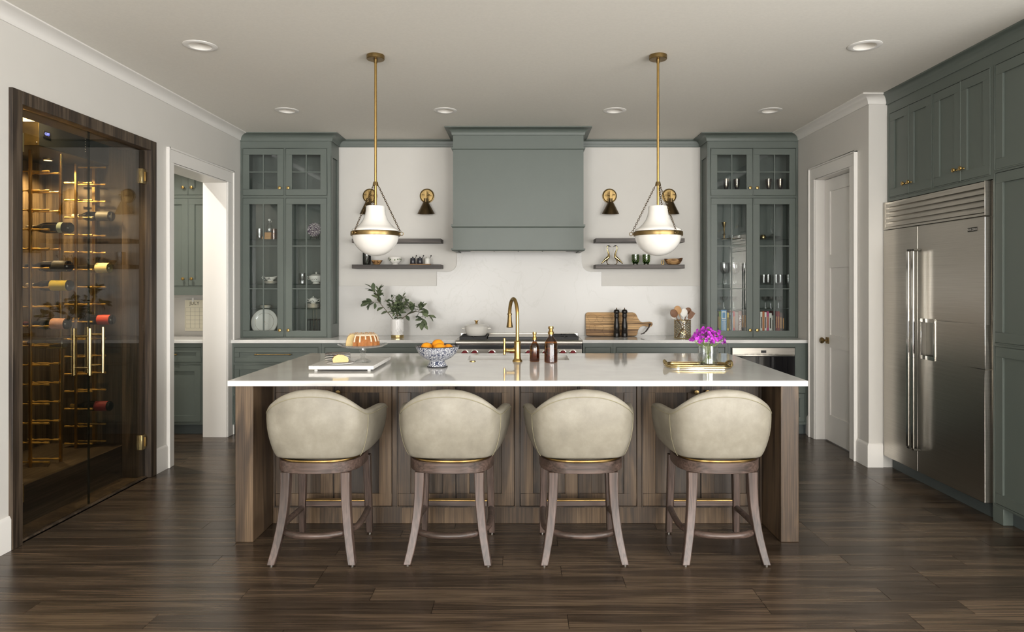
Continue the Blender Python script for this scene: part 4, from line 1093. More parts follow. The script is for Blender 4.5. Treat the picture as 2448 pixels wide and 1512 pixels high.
orange(-.070, .0, .0835, 'orange sitting alone at one side of the bowl')
orange(.020, -.052, .076, 'orange in front of the two others in the bowl', .042)
orange(.068, .015, .081, 'orange partly hidden behind the front orange', .034)
orange(-.004, .060, .090, 'orange at the back, standing highest in the bowl', .043)

# --- amber soap bottles
def amber(px, Y, r, h, label, pump=.055):
    t = thing('soap_bottle', label, 'bottle', (PX(px, Y), Y, ZI), 0, 'amber glass soap bottles beside the faucet')
    MB().lathe([(0, .001), (r * .9, 0), (r, .005), (r, h * .62), (r * .93, h * .72), (r * .72, h * .82), (r * .42, h * .90), (r * .36, h * .94), (r * .36, h), (0, h)], 30).build('glass_body', 'amber', t)
    MB().lathe([(0, .006), (r * .88, .006), (r * .93, .012), (r * .93, h * .5), (0, h * .5)], 26).build('liquid', 'amber', t)
    MB().lathe([(0, h + .0005), (r * .44, h + .0005), (r * .46, h + .018), (r * .36, h + .02), (r * .3, h + .03), (r * .28, h + .036), (r * .38, h + .037), (r * .42, h + pump * .8), (r * .38, h + pump), (0, h + pump)], 22).build('pump_cap', 'brass', t)
amber(1278, 4.65, .0345, .150, 'smaller amber glass soap bottle beside the brass faucet')
amber(1317, 4.60, .0455, .192, 'larger amber glass soap bottle farther from the faucet')

# --- gold tray with vase of magenta flowers
TX, TY = 1.135, 4.33
tr = thing('gold_tray', 'gold rimmed mirrored tray with braided handles under the flower vase', 'tray', (TX, TY, ZI), -3)
oc = round_rect(-.205, .205, -.105, .105, .075, 4)
MB().prism(oc, .0, .006).build('mirror_base', 'chrome', tr)
rim = MB(); rim.tube([(x, y, .013) for x, y in oc], .0085, 10, closed=True); rim.build('rim', 'gold', tr)
br = MB()
br.tube([(x * .985, y * .985, .022) for x, y in oc], .0022, 6, closed=True); br.build('beaded_edge', 'gold', tr)
for s in (-1, 1):
    hb_ = MB()
    for q in (0, math.pi):
        P = []
        for i in range(41):
            t = i / 40; yy = -.075 + .15 * t; bow = math.sin(math.pi * t)
            P.append((s * (.200 + .010 * bow + .005 * math.cos(t * 24 + q)), yy, .020 + .020 * bow + .005 * math.sin(t * 24 + q)))
        hb_.tube(P, .0048, 8)
    hb_.build('braided_handle', 'gold', tr)
VX, VY = PX(1692, 4.33), 4.33
va = thing('glass_vase', 'clear glass cylinder vase of magenta flowers on the gold tray', 'vase', (VX, VY, ZI + .0065))
MB().lathe([(0, 0), (.060, 0), (.0635, .004), (.0635, .135), (.0605, .135), (.0600, .018), (0, .016)], 36).build('vessel', 'crystal', va)
MB().lathe([(0, .0165), (.0596, .0182), (.0596, .085), (0, .085)], 30).build('water', 'pane', va)
et = MB()
for k in range(6):
    a = k * 60
    for s in (-1, 1):
        et.tube([(.0638 * math.cos(R(a + s * (30 * i / 6))), .0638 * math.sin(R(a + s * (30 * i / 6))), .025 + .09 * i / 6) for i in range(7)], .0006, 4)
et.build('etched_lines', 'chrome', va)
fr2 = random.Random(11)
def petal_head(r=.012):
    """small five-petalled blossom"""
    mb = MB(); vs = []; fs = []
    for k in range(5):
        a = 2 * math.pi * k / 5; b = len(vs)
        for rr, w, z in ((.1, .12, 0), (.55, .42, .25), (1.0, .50, .30), (1.12, .18, .2)):
            for s in (-1, 1): vs.append((r * (rr * math.cos(a) - s * w * math.sin(a)), r * (rr * math.sin(a) + s * w * math.cos(a)), r * z))
        for j in range(3): fs.append((b + 2*j, b + 2*j + 1, b + 2*j + 3, b + 2*j + 2))
    mb.add(vs, fs); o = mb.build('blossom', 'petal', fix=False); me = o.data; bpy.data.objects.remove(o); return me
BL = petal_head()
def leaf_mesh(L, W, bend=.15, mat='leaf', rows=5):
    vs = []; fs = []
    for i in range(rows + 1):
        t = i / rows; w = W * math.sin(math.pi * min(1, (t * .92 + .04))) ** .8 / 2; z = -bend * L * t * t
        vs += [(-w, L * t, z + w * .25), (0, L * t, z), (w, L * t, z + w * .25)]
    for i in range(rows):
        fs += [(3*i, 3*i + 1, 3*i + 4, 3*i + 3), (3*i + 1, 3*i + 2, 3*i + 5, 3*i + 4)]
    o = MB().add(vs, fs).build('leaf', mat, fix=False); me = o.data; bpy.data.objects.remove(o); return me
def aim(d, roll=0):
    return (Vector(d).to_track_quat('Y', 'Z').to_matrix() @ Matrix.Rotation(roll, 3, 'Y')).to_euler()
FL = leaf_mesh(.03, .008, .2, 'leaf_green', 3)
nf = 42
f_ = thing('flower_bouquet', 'bunch of magenta flowers with green stems in the glass vase', 'flowers', (VX, VY, ZI + .0065))
for i in range(nf):
    a = i * 2.39996; q = math.sqrt((i + .5) / nf); R_ = .112 * q
    hx_, hy_ = R_ * math.cos(a), R_ * math.sin(a) * .9; hz_ = .162 + .074 * (1 - q ** 2.2) + fr2.uniform(-.014, .012)
    if i % 2 == 0:
        b0 = (-hx_ * .35 + fr2.uniform(-.01, .01), -hy_ * .35, .022); m0 = (hx_ * .33, hy_ * .33, .125)
        MB().tube([b0, m0, (hx_ * .7, hy_ * .7, .15), (hx_, hy_, hz_)], .0015, 5).build('stem', 'green_stem', f_)
    for k in range(5):
        o = bpy.data.objects.new('blossom', BL); col.objects.link(o); o.parent = f_
        dd = Vector((hx_ * 6 + fr2.uniform(-.6, .6), hy_ * 6 - .25 + fr2.uniform(-.6, .6), .45 + fr2.uniform(-.2, .4)))
        o.rotation_euler = dd.to_track_quat('Z', 'Y').to_euler(); sp0 = .016 if k else 0
        o.location = (hx_ + fr2.uniform(-1, 1) * sp0, hy_ + fr2.uniform(-1, 1) * sp0, hz_ + fr2.uniform(-.9, 1) * sp0); o.scale = (fr2.uniform(.6, .95),) * 3
    for k in range(2):
        o = bpy.data.objects.new('leaf', FL); col.objects.link(o); o.parent = f_; o.location = (hx_ * .95, hy_ * .95, hz_ - .012)
        o.rotation_euler = aim((hx_ + fr2.uniform(-.08, .08), hy_ + fr2.uniform(-.08, .08), fr2.uniform(.0, .12)), fr2.uniform(-1, 1))

# ================================================================ THINGS ON THE BACK COUNTER
ZW = .9143
pv = thing('plant_vase', 'white marble vase with a gold base holding leafy branches', 'vase', (PX(950, 6.66), 6.66, ZW)); PVX, PVY = PX(950, 6.66), 6.66
MB().lathe([(0, .031), (.0625, .031), (.064, .033), (.064, .184), (.0625, .186), (.056, .186), (.056, .06), (0, .06)], 36).build('body', 'marble', pv)
MB().lathe([(0, 0), (.0635, 0), (.0642, .003), (.0642, .0305), (0, .0305)], 36).build('gold_base', 'gold', pv)
LB = leaf_mesh(.078, .044, .12); LS = leaf_mesh(.052, .024, .2)
def branch(label, path, leaves, seed, mesh, spread, r0=.004, sub=None):
    q = random.Random(seed)
    b = thing('leafy_branch', label, 'plant', (PVX, PVY, ZW), 0, 'leafy branches in the white vase')
    P = [Vector(p) for p in path]
    MB().tube(P, [r0 * (1 - .6 * i / (len(P) - 1)) for i in range(len(P))], 7).build('stem', 'stem', b)
    sides = []
    if sub:
        for s0, tip in sub:
            k = int(s0 * (len(P) - 1)); fr_ = s0 * (len(P) - 1) - k; st_ = P[k].lerp(P[min(k + 1, len(P) - 1)], fr_)
            MB().tube([st_, st_.lerp(Vector(tip), .5) + Vector((0, 0, .008)), Vector(tip)], r0 * .4, 6).build('side_stem', 'stem', b); sides.append((st_, Vector(tip)))
    for i in range(leaves):
        if sides and i % (len(sides) + 1):
            a, c = sides[i % (len(sides) + 1) - 1]; t = q.uniform(.25, 1.02); pos = a.lerp(c, t); d = (c - a).normalized()
        else:
            t = q.uniform(.35, 1.0) * (len(P) - 1); k = min(int(t), len(P) - 2); pos = P[k].lerp(P[k+1], t - k); d = (P[k+1] - P[k]).normalized()
        dv = d * q.uniform(.2, .9) + Vector((q.uniform(-1, 1), q.uniform(-1, 1), q.uniform(-.8, 1))) * spread
        o = bpy.data.objects.new('leaf', mesh); col.objects.link(o); o.parent = b; o.location = pos
        o.rotation_euler = aim(dv, q.uniform(-.8, .8)); s = q.uniform(.75, 1.15); o.scale = (s, s, s)
def bp(px, py, dy=0.0): Y = PVY + dy; return (PX(px, Y) - PVX, dy, PZ(py, Y) - ZW)
branch('leafy branch leaning out of the vase toward the china hutch', [bp(948, 786), bp(943, 768), bp(925, 745, -.03), bp(908, 725, -.05), bp(900, 705, -.06), bp(888, 688, -.06)], 38, 4, LB, .55,
       sub=[(.6, bp(876, 724, -.06)), (.7, bp(905, 695, -.04))])
branch('upright bushy green sprig at the middle of the white vase', [bp(949, 786), bp(950, 766), bp(949, 735, -.01), bp(950, 706, -.01)], 210, 20, LS, .9, .0035,
       sub=[(.38, bp(926, 722, -.05)), (.38, bp(972, 722, -.05)), (.42, bp(935, 708, .03)), (.42, bp(964, 708, .03)), (.45, bp(943, 730, -.09)), (.45, bp(960, 733, -.08)), (.5, bp(955, 716, -.06))])
branch('long leafy branch drooping out of the vase toward the range', [bp(951, 786), bp(955, 767), bp(975, 752, -.03), bp(995, 745, -.05), bp(1015, 750, -.06), bp(1030, 758, -.06)], 60, 31, LB, .6,
       sub=[(.5, bp(985, 736, -.06)), (.65, bp(1008, 735, -.05)), (.75, bp(1010, 776, -.06))])

# casserole on the range
po = thing('casserole_pot', 'white enamel casserole with lid and brass knob on the range', 'pot', (PX(1139, 6.60), 6.60, .9412))
MB().lathe([(0, 0), (.085, 0), (.095, .006), (.108, .03), (.116, .085), (.118, .092), (.112, .092), (.104, .03), (0, .012)], 40).build('pot_body', 'white_cer', po)
ld = MB().lathe([(0, .094), (.121, .0935), (.1215, .098), (.10, .108), (.05, .118), (0, .121)], 40).build('lid', 'white_cer', po)
MB().lathe([(.1125, .0922), (.1195, .0922), (.1195, .0934), (.1125, .0934)], 36).build('rim_line', 'plate_rim', po)
MB().lathe([(0, .1205), (.014, .121), (.010, .128), (.014, .14), (.024, .147), (.024, .150), (0, .150)], 22).build('lid_knob', 'brass', ld)
for s in (-1, 1): MB().tube([(s * .112, -.035, .07), (s * .138, -.025, .072), (s * .142, 0, .072), (s * .138, .025, .072), (s * .112, .035, .07)], .007, 10).build('side_handle', 'white_cer', po)

# cutting board leaning on the backsplash
cbY = 6.832
cb = thing('cutting_board', 'wooden cutting board with round holed handle leaning on the backsplash', 'cutting board', (PX(1401, cbY), cbY, ZW + .005))
def cbp(px, py): return ((px - 1401) * cbY / F_PX, (804.5 - py) * cbY / F_PX)
O = [(1401, 800), (1403, 803), (1407, 804.5), (1517, 804.5), (1521, 803.5), (1524, 800), (1526, 791), (1531, 783), (1538, 779.5), (1546, 780), (1553, 783), (1559, 781), (1562, 776.5), (1561, 771.5), (1556, 769.5), (1548, 770.5), (1538, 771.5), (1532, 769), (1527, 761), (1523.5, 752), (1520, 748), (1515, 746.5), (1407, 746.5), (1403, 748), (1401, 752)]
mb = MB(); mb.m = Matrix.Rotation(R(-15.5), 4, 'X'); mb.prism([cbp(a, b) for a, b in O], 0, .018, 'y'); cbo = mb.build('board', 'board_wood', cb, bevel=.003)
mb = MB(); mb.m = Matrix.Rotation(R(-15.5), 4, 'X')
hx_, hz_ = cbp(1555, 775.5)
mb.tube([(hx_ + .011 * math.cos(q), -.001, hz_ + .011 * math.sin(q)) for q in [2 * math.pi * i / 16 for i in range(16)]], .002, 6, closed=True); mb.build('hole_rim', 'ink_dark', cb)
mb = MB(); mb.m = Matrix.Rotation(R(-15.5), 4, 'X')
eg = random.Random(5)
for k in range(11):
    a, b = cbp(1416 + (k % 6) * 18 + eg.uniform(-4, 4), 758 + (k // 6) * 30 + eg.uniform(-4, 6)); ww, hh = eg.uniform(.03, .05), eg.uniform(.03, .045)
    mb.tube([(a + ww * math.cos(q) * (1 + .15 * math.sin(3 * q)), -.0003, b + hh * math.sin(q)) for q in [2 * math.pi * i / 20 for i in range(20)]], .0006, 4, closed=True)
mb.build('engraved_outlines', 'ink_dark', cb)
mb = MB(); mb.m = Matrix.Rotation(R(-15.5), 4, 'X')
mb.tube([(hx_, -.006, hz_), (hx_ - .012, -.012, hz_ - .035), (hx_ - .04, -.014, hz_ - .075), (hx_ - .075, -.012, hz_ - .10), (hx_ - .10, -.012, hz_ - .108)], .0055, 6); mb.tube([(hx_ - .002, -.010, hz_ - .01), (hx_ - .03, -.018, hz_ - .05), (hx_ - .07, -.016, hz_ - .105)], .004, 6)
mb.build('leather_strap', 'strap', cb)
# pepper mills
def mill(px, label, Y=6.76, k=1.0):
    t = thing('pepper_mill', label, 'pepper mill', (PX(px, Y), Y, ZW), 0, 'dark wooden pepper mills')
    MB().lathe([(0, 0), (.030, 0), (.031, .003), (.031, .038), (.028, .044), (.030, .050), (.028, .056), (.030, .062), (.026, .070), (.029, .085), (.030, .105), (.027, .135), (.022, .165), (.021, .19), (.024, .205), (.026, .214), (.024, .2195), (0, .2195)], 26).build('body', 'mill', t)
    MB().lathe([(0, .220), (.022, .2205), (.024, .228), (.022, .234), (.027, .242), (.030, .254), (.027, .268), (.018, .277), (0, .279)], 24).build('head', 'mill', t)
    MB().lathe([(0, .2785), (.006, .279), (.004, .284), (.006, .291), (0, .296)], 12).build('finial', 'old_brass', t)
mill(1474, 'dark pepper mill nearer the hood side of the cutting board'); mill(1493, 'dark pepper mill nearer the handle of the cutting board')
# utensil crock
UX, UY = PX(1631.5, 6.62), 6.62
cr = thing('utensil_crock', 'gold wire mesh utensil crock with a glass liner', 'utensil holder', (UX, UY, ZW)); rC, hC = .080, .178
wr_ = MB()
for s in (-1, 1):
    for k in range(14):
        wr_.tube([(rC * math.cos(R(k * 360 / 14 + s * i * 20)), rC * math.sin(R(k * 360 / 14 + s * i * 20)), .004 + (hC - .006) * i / 9) for i in range(10)], .0021, 5)
wr_.build('wire_mesh', 'gold', cr)
for z in (.004, hC): MB().tube([(rC * math.cos(q), rC * math.sin(q), z) for q in [2 * math.pi * i / 36 for i in range(36)]], .0032, 8, closed=True).build('wire_rim', 'gold', cr)
MB().lathe([(0, .002), (rC - .006, .003), (rC - .005, hC - .004), (rC - .0065, hC - .004), (rC - .0075, .006), (0, .005)], 30).build('glass_liner', 'crystal', cr)
def utensil(label, name, tip_px, tip_py, foot, kind, mat, dy=0.0):
    Y = UY + dy; t = thing(name, label, 'utensil', (UX, UY, ZW + .0075), 0, 'utensils standing in the wire crock')
    tip = Vector((PX(tip_px, Y) - UX, dy, PZ(tip_py, Y) - ZW - .0075)); ft = Vector(foot) + Vector((0, 0, .004)); d = (tip - ft).normalized()
    L = (tip - ft).length; rot = d.to_track_quat('Z', 'Y').to_matrix().to_4x4(); T = Matrix.Translation(ft) @ rot
    hl = L - {'spoon': .075, 'ladle': .07, 'spatula': .08, 'slot': .085, 'whisk': .09}[kind]
    mb = MB(); mb.m = T; mb.tube([(0, 0, 0), (0, 0, hl * .5), (0, 0, hl)], [.006, .005, .004], 8); mb.build('handle', mat, t)
    mb = MB(); mb.m = T
    side = rot.to_3x3().inverted() @ Vector((0, -1, 0)); az = math.atan2(side.y, side.x); mb.m = T @ Matrix.Rotation(az - math.pi / 2, 4, 'Z')
    if kind in ('spoon', 'slot', 'ladle'):
        w = {'spoon': .026, 'slot': .036, 'ladle': .032}[kind]; hh = (L - hl) / 2
        vs = []; fs = []; n = 20
        for yy, k in ((-.003, .6), (-.004, 1), (.004, 1), (.006, .6)):
            for i in range(n): vs.append((w * k * math.cos(2*math.pi*i/n), yy + .006 * (1 - k), hl + hh + hh * k * math.sin(2*math.pi*i/n)))
        for j in range(3):
            for i in range(n): fs.append((j*n + i, j*n + (i+1) % n, (j+1)*n + (i+1) % n, (j+1)*n + i))
        fs += [tuple(range(n))[::-1], tuple(3*n + i for i in range(n))]; mb.add(vs, fs)
    else:
        mb.prism([(-.016, hl), (.016, hl), (.026, hl + .03), (.026, L), (-.026, L), (-.026, hl + .03)], -.004, .004, 'y')
    ho = mb.build('head', mat, t, bevel=.001)
    if kind == 'slot':
        ms = MB(); ms.m = mb.m.copy()
        for x in (-.014, 0, .014): ms.box(x - .002, x + .002, .0062, .0075, hl + .02, hl + .06)
        for x in (-.014, 0, .014): ms.box(x - .002, x + .002, -.0055, -.0042, hl + .02, hl + .06)
        ms.build('slots', 'spoon_dark', ho)
utensil('broad slotted wooden spoon in the wire crock', 'slotted_spoon', 1617, 732, (.04, -.03, 0), 'slot', 'spoon_wood', -.03)
utensil('darker wooden spoon with slots at the crock edge', 'slotted_spoon', 1606, 741, (.045, -.045, 0), 'slot', 'spoon_dark', -.045)
utensil('white perforated spoon in the wire crock', 'perforated_spoon', 1636, 738, (-.005, .015, 0), 'slot', 'silicone', .015)
utensil('curved dark wooden ladle in the wire crock', 'wooden_ladle', 1648, 736, (-.03, .045, 0), 'ladle', 'spoon_dark', .045)
utensil('dark wooden spatula leaning out of the crock', 'wooden_spatula', 1657, 746, (-.055, -.015, 0), 'spatula', 'spoon_dark', -.015)
utensil('white spatula leaning toward the glass hutch', 'white_spatula', 1658, 748, (-.06, 0, 0), 'spoon', 'silicone', .0)
utensil('white spoon leaning toward the cutting board', 'white_spoon', 1604, 748, (.055, .03, 0), 'spoon', 'silicone', .03)

# ================================================================ THINGS ON THE FLOATING SHELVES
ZS = PZ(633, 6.72) + .0003; SYm = 6.80
def SX(px): return PX(px, SYm)
gl = thing('ribbed_tumbler', 'dark teal ribbed glass vase on the lower shelf behind the pendant', 'vase', (SX(877), SYm, ZS))
vs = []; fs = []; n = 48
prz = [(0, 0), (.036, 0), (.038, .004), (.0385, .13), (.036, .13), (.035, .008), (0, .007)]
MB().lathe(prz, 30).build('vessel', 'teal_glass', gl)
rb = MB()
for k in range(24): rb.tube([(.039 * math.cos(R(k * 15 + i * 6)), .039 * math.sin(R(k * 15 + i * 6)), .006 + .12 * i / 6) for i in range(7)], .0016, 5)
rb.build('ribs', 'teal_glass', gl)
MB().lathe([(0, 0), (.022, 0), (.03, .004), (.050, .030), (.058, .046), (.055, .046), (.028, .010), (0, .008)], 32).build('turned_wooden_bowl', 'bowl_wood', loc=(SX(901), SYm, ZS))
tag(bpy.data.objects['turned_wooden_bowl'], 'small turned wooden bowl on the lower shelf beside the leaf bowl', 'bowl')
b_ = thing('leaf_bowl', 'white footed bowl painted with green leaves on the lower shelf', 'bowl', (SX(945), SYm, ZS))
MB().lathe([(0, 0), (.030, 0), (.031, .006), (.028, .010), (.045, .022), (.062, .046), (.069, .078), (.066, .078), (.058, .048), (.04, .026), (0, .016)], 36).build('bowl', 'white_cer', b_)
lf = MB(); ql = random.Random(8)
for k in range(26):
    a = ql.uniform(0, 360); z = ql.uniform(.034, .074); rr = .0565 + (z - .034) * .31; c = Vector((rr * math.cos(R(a)), rr * math.sin(R(a)), z))
    tn = Vector((-math.sin(R(a)), math.cos(R(a)), 0)); up_ = Vector((math.cos(R(a)) * .3, math.sin(R(a)) * .3, 1)).normalized(); nn = tn.cross(up_); s = ql.uniform(.006, .011); ro = ql.uniform(0, 6)
    lf.add([tuple(c + nn * .0016 * (1 if nn.dot(Vector((c.x, c.y, 0))) > 0 else -1) + tn * s * math.cos(ro + q) * (1.4 if i % 2 else .8) + up_ * s * math.sin(ro + q) * (1.4 if i % 2 else .8)) for i, q in enumerate([2 * math.pi * j / 8 for j in range(8)])], [tuple(range(8))])
lf.build('painted_leaves', 'leaf_green', b_, smooth=0, fix=False)
MB().box(-.105, .105, -.03, .03, 0, .009).build('spice_tray', 'cork', loc=(SX(1005), SYm, ZS), bevel=.002)
tag(bpy.data.objects['spice_tray'], 'thin wooden tray carrying three condiment pots', 'tray')
for px, mt_, lab in ((987, 'black_glaze', 'black lidded condiment pot nearest the leaf bowl'), (1004, 'black_glaze', 'black lidded condiment pot in the middle of the tray'), (1022, 'speck_white', 'white lidded condiment pot on the wooden tray')):
    t = thing('condiment_pot', lab, 'pot', (SX(px), SYm, ZS + .0093), 0, 'condiment pots on the wooden tray')
    MB().lathe([(0, 0), (.027, 0), (.029, .004), (.027, .050), (.025, .054), (0, .054)], 24).build('pot_body', mt_, t)
    MB().lathe([(0, .0545), (.026, .0545), (.026, .058), (.008, .062), (.006, .066), (.009, .07), (0, .074)], 20).build('lid', mt_, t)
    MB().tube([(.022, 0, .056), (.030, 0, .068), (.034, 0, .078)], .0028, 6).ball((.036, 0, .082), .007, 10, 6).build('spoon', 'black', t)
# brass birds
def bird(px, flip, label):
    t = thing('bird_figurine', label, 'figurine', (SX(px), SYm, ZS), 180 if flip else 0, 'brass bird figurines'); t.scale = (1.25, 1.25, 1.25)
    body = MB().tube([(-.052, 0, .006), (-.038, 0, .022), (-.018, 0, .040), (.004, 0, .055), (.014, 0, .072), (.010, 0, .095), (.000, 0, .118), (-.004, 0, .138), (.0, 0, .150), (.007, 0, .155)], [.003, .006, .012, .0155, .011, .007, .0055, .005, .0065, .0055], 12)
    body.build('body', 'gold', t, smooth=180, sub=1)
    MB().tube([(.006, 0, .155), (.018, 0, .152), (.026, 0, .146)], [.005, .003, .0008], 8).build('beak', 'black', t)
    for y in (-.008, .008): MB().tube([(.002, y, .048), (-.006, y, .022), (.004, y, .003), (.016, y, .003)], [.005, .003, .003, .002], 7).build('leg', 'dark_brass', t)
bird(1452, False, 'brass bird figurine nearer the hood, facing its twin'); bird(1474, True, 'brass bird figurine nearer the green glasses, facing its twin')
for px, lab in ((1519, 'green swirled glass tumbler standing in the open'), (1545, 'green swirled glass tumbler half behind the pendant globe')):
    t = thing('green_tumbler', lab, 'glass', (SX(px), SYm, ZS), 0, 'green swirled tumblers')
    MB().lathe([(0, .014), (.026, .012), (.034, .03), (.036, .06), (.037, .105), (.0345, .105), (.033, .06), (.024, .02), (0, .018)], 28).build('vessel', 'green_glass', t)
    sw_ = MB()
    for k in range(9): sw_.tube([((.0345 + .002 * min(1, i / 3)) * math.cos(R(k * 40 + i * 22)), (.0345 + .002 * min(1, i / 3)) * math.sin(R(k * 40 + i * 22)), .028 + .07 * i / 6) for i in range(7)], .0028, 6)
    sw_.build('swirl', 'leaf_green', t)
    ft = MB()
    for k in range(4): a = R(45 + 90 * k); ft.tube([(.018 * math.cos(a), .018 * math.sin(a), .014), (.03 * math.cos(a), .03 * math.sin(a), .003)], [.006, .0035], 7)
    ft.build('feet', 'dark_brass', t)
t = thing('napkin_ring', 'small square brass holder beside the live edge wooden bowl', 'holder', (SX(1584), SYm, ZS)); MB().cells(-.012, .012, 0, .045, [(-.006, .006, .006, .039)], -.012, .012, 'y').build('holder_frame', 'old_brass', t, bevel=.002)
t = thing('wooden_bowl', 'rough oblong wooden dough bowl at the hutch end of the lower shelf', 'bowl', (SX(1610), SYm, ZS))
vs = []; fs = []; n = 36
for k, z in ((.0, 0), (.45, 0), (.72, .012), (.90, .034), (1.0, .058), (.94, .058), (.80, .034), (.5, .012), (0, .010)):
    for i in range(n):
        a = 2 * math.pi * i / n; zz_ = z + (.012 * max(0, math.cos(a)) ** 2 + .004 * math.sin(3 * a)) * (z / .058)
        vs.append((.095 * max(k, .001) * math.cos(a), .055 * max(k, .001) * math.sin(a), zz_))
for j in range(8):
    for i in range(n): fs.append((j*n + i, j*n + (i+1) % n, (j+1)*n + (i+1) % n, (j+1)*n + i))
MB().add(vs, fs).build('bowl', 'bowl_wood', t)

# ================================================================ CHINA HUTCH CONTENTS
YI = 6.79
H0 = .9145 + .0063; H1, H2, H3 = HSH[2] + .0002, HSH[1] + .0002, HSH[0] + .0002
def IX(px): return PX(px, YI)
def plate_stack(px, z, nn, r, label, grp):
    for k in range(nn):
        od = 'top' if k == nn - 1 else ('bottom', 'second', 'third', 'fourth')[k]
        p = thing('china_plate', label % od, 'plate', (IX(px), YI, z + k * .0085), 0, grp)
        MB().lathe([(0, 0), (r * .58, 0), (r * .62, .002), (r * .98, .009), (r, .010), (r * .97, .0105), (r * .6, .004), (0, .0035)], 30).build('dish', 'white_cer', p)
        MB().lathe([(r * .985, .0098), (r * 1.004, .0098), (r * 1.004, .0108), (r * .985, .0108)], 30).build('gilt_rim', 'old_brass', p)
    return z + (nn - 1) * .0085 + .0107
zt_ = plate_stack(647, H2, 3, .078, '%s china plate from below in the stack under the gravy boat', 'plates under the gravy boat')
def spray(parent, r, z, a0):
    m = MB()
    for k in range(5):
        a = R(a0 + (k - 2) * 9); zz_ = z + (.006 if k % 2 else -.004)
        m.ball((r * math.cos(a), r * math.sin(a), zz_), .0045, 6, 4)
    m.build('floral_spray', 'ink_dark', parent)
gb = thing('gravy_boat', 'white china gravy boat with handle standing on plates in the hutch', 'gravy boat', (IX(646), YI, zt_ + .0005))
vs = []; fs = []; n = 28; prb = ((0, 0), (.5, 0), (.52, .004), (.45, .008), (.75, .018), (1.0, .042), (.95, .042), (.7, .02), (0, .012))
for k, z in prb:
    for i in range(n):
        a = 2 * math.pi * i / n; lip = .012 * max(0, math.cos(a)) ** 4 * (z / .042)
        vs.append(((.060 + (.02 if math.cos(a) > 0 else 0) * abs(math.cos(a)) * (z / .042)) * max(k, .001) * math.cos(a), .038 * max(k, .001) * math.sin(a), z + lip))
for j in range(len(prb) - 1):
    for i in range(n): fs.append((j*n + i, j*n + (i+1) % n, (j+1)*n + (i+1) % n, (j+1)*n + i))
MB().add(vs, fs).build('boat', 'white_cer', gb); MB().tube([(-.055, 0, .04), (-.075, 0, .05), (-.085, 0, .035), (-.07, 0, .018), (-.052, 0, .014)], .004, 8).build('handle', 'white_cer', gb); spray(gb, .036, .024, -90)
plate_stack(635, H1, 3, .062, 'small china plate, %s from below, in the stack above the dinner plate', 'plates above the dinner plate')
dp_ = thing('dinner_plate', 'large white china dinner plate standing upright in the hutch', 'plate', (IX(628), 6.845, H0))
mb = MB(); rP = .137; mb.m = Matrix.Translation((0, 0, rP + .001)) @ Matrix.Rotation(R(-10), 4, 'X') @ Matrix.Rotation(R(90), 4, 'X')
mb.lathe([(0, 0), (rP * .62, 0), (rP * .68, .004), (rP * .98, .012), (rP, .014), (rP * .97, .0145), (rP * .68, .007), (rP * .62, .004), (0, .004)], 44); mb.build('dish', 'white_cer', dp_)
mb2 = MB(); mb2.m = mb.m.copy(); mb2.tube([(rP * .69 * math.cos(q), rP * .69 * math.sin(q), .0078) for q in [2*math.pi*i/40 for i in range(40)]], .0012, 5, closed=True); mb2.tube([(rP * .985 * math.cos(q), rP * .985 * math.sin(q), .0143) for q in [2*math.pi*i/40 for i in range(40)]], .0012, 5, closed=True); mb2.build('gilt_rims', 'old_brass', dp_)
mb3 = MB(); mb3.m = mb.m.copy(); qf = random.Random(2)
for k in range(16): mb3.ball((qf.gauss(0, .012), qf.gauss(0, .016), .0042), .0022, 6, 4)
mb3.build('floral_spray', 'cork', dp_)
def cup(px, label, rot, dy=0):
    t = thing('tea_cup', label, 'cup', (IX(px), YI + dy, H0), rot, 'tea cups in the hutch')
    MB().lathe([(0, 0), (.024, 0), (.025, .005), (.022, .008), (.038, .02), (.046, .055), (.0435, .055), (.035, .022), (0, .012)], 28).build('bowl', 'white_cer', t)
    MB().tube([(.043, 0, .048), (.062, 0, .052), (.070, 0, .04), (.058, 0, .022), (.038, 0, .018)], .0035, 8).build('handle', 'white_cer', t); spray(t, .044, .034, -90)
cup(711, 'two tone tea cup with handle beside the hutch door knob', 5); cup(671, 'tea cup half hidden behind the upright dinner plate', 180, -.045)
# upper shelf: stoppered bottle, tumbler and wooden blocks
t = thing('wooden_block', 'two stacked wooden blocks under a swing top bottle', 'block', (IX(640), YI, H3)); MB().box(-.045, .045, -.04, .04, 0, .03).build('lower_block', 'spoon_wood', t, bevel=.002); MB().box(-.018, .045, -.035, .035, .0303, .072).build('upper_block', 'cork', t, bevel=.002)
t = thing('swing_top_bottle', 'small clear swing top bottle with white stopper in the hutch', 'bottle', (IX(644), YI, H3 + .0725)); MB().lathe([(0, 0), (.03, 0), (.032, .004), (.032, .06), (.02, .085), (.012, .1), (.012, .12), (0, .12)], 24).build('glass_body', 'crystal', t); MB().lathe([(0, .1205), (.013, .1205), (.014, .13), (.01, .138), (0, .14)], 16).build('stopper', 'matte_white', t); MB().tube([(.013, 0, .10), (.022, 0, .112), (.014, 0, .128)], .0012, 5).tube([(-.013, 0, .10), (-.022, 0, .112), (-.014, 0, .128)], .0012, 5).build('wire_bail', 'chrome', t)
t = thing('glass_tumbler', 'small clear tumbler with pink base at the top hutch shelf', 'glass', (IX(622), YI - .02, H3 + .035)); t.location.z = H3; MB().lathe([(0, 0), (.026, 0), (.028, .004), (.03, .11), (.028, .11), (.025, .02), (0, .018)], 24).build('vessel', 'crystal', t); MB().lathe([(0, .0185), (.0248, .0202), (.0256, .04), (0, .04)], 20).build('liquid', 'rose_glass', t)
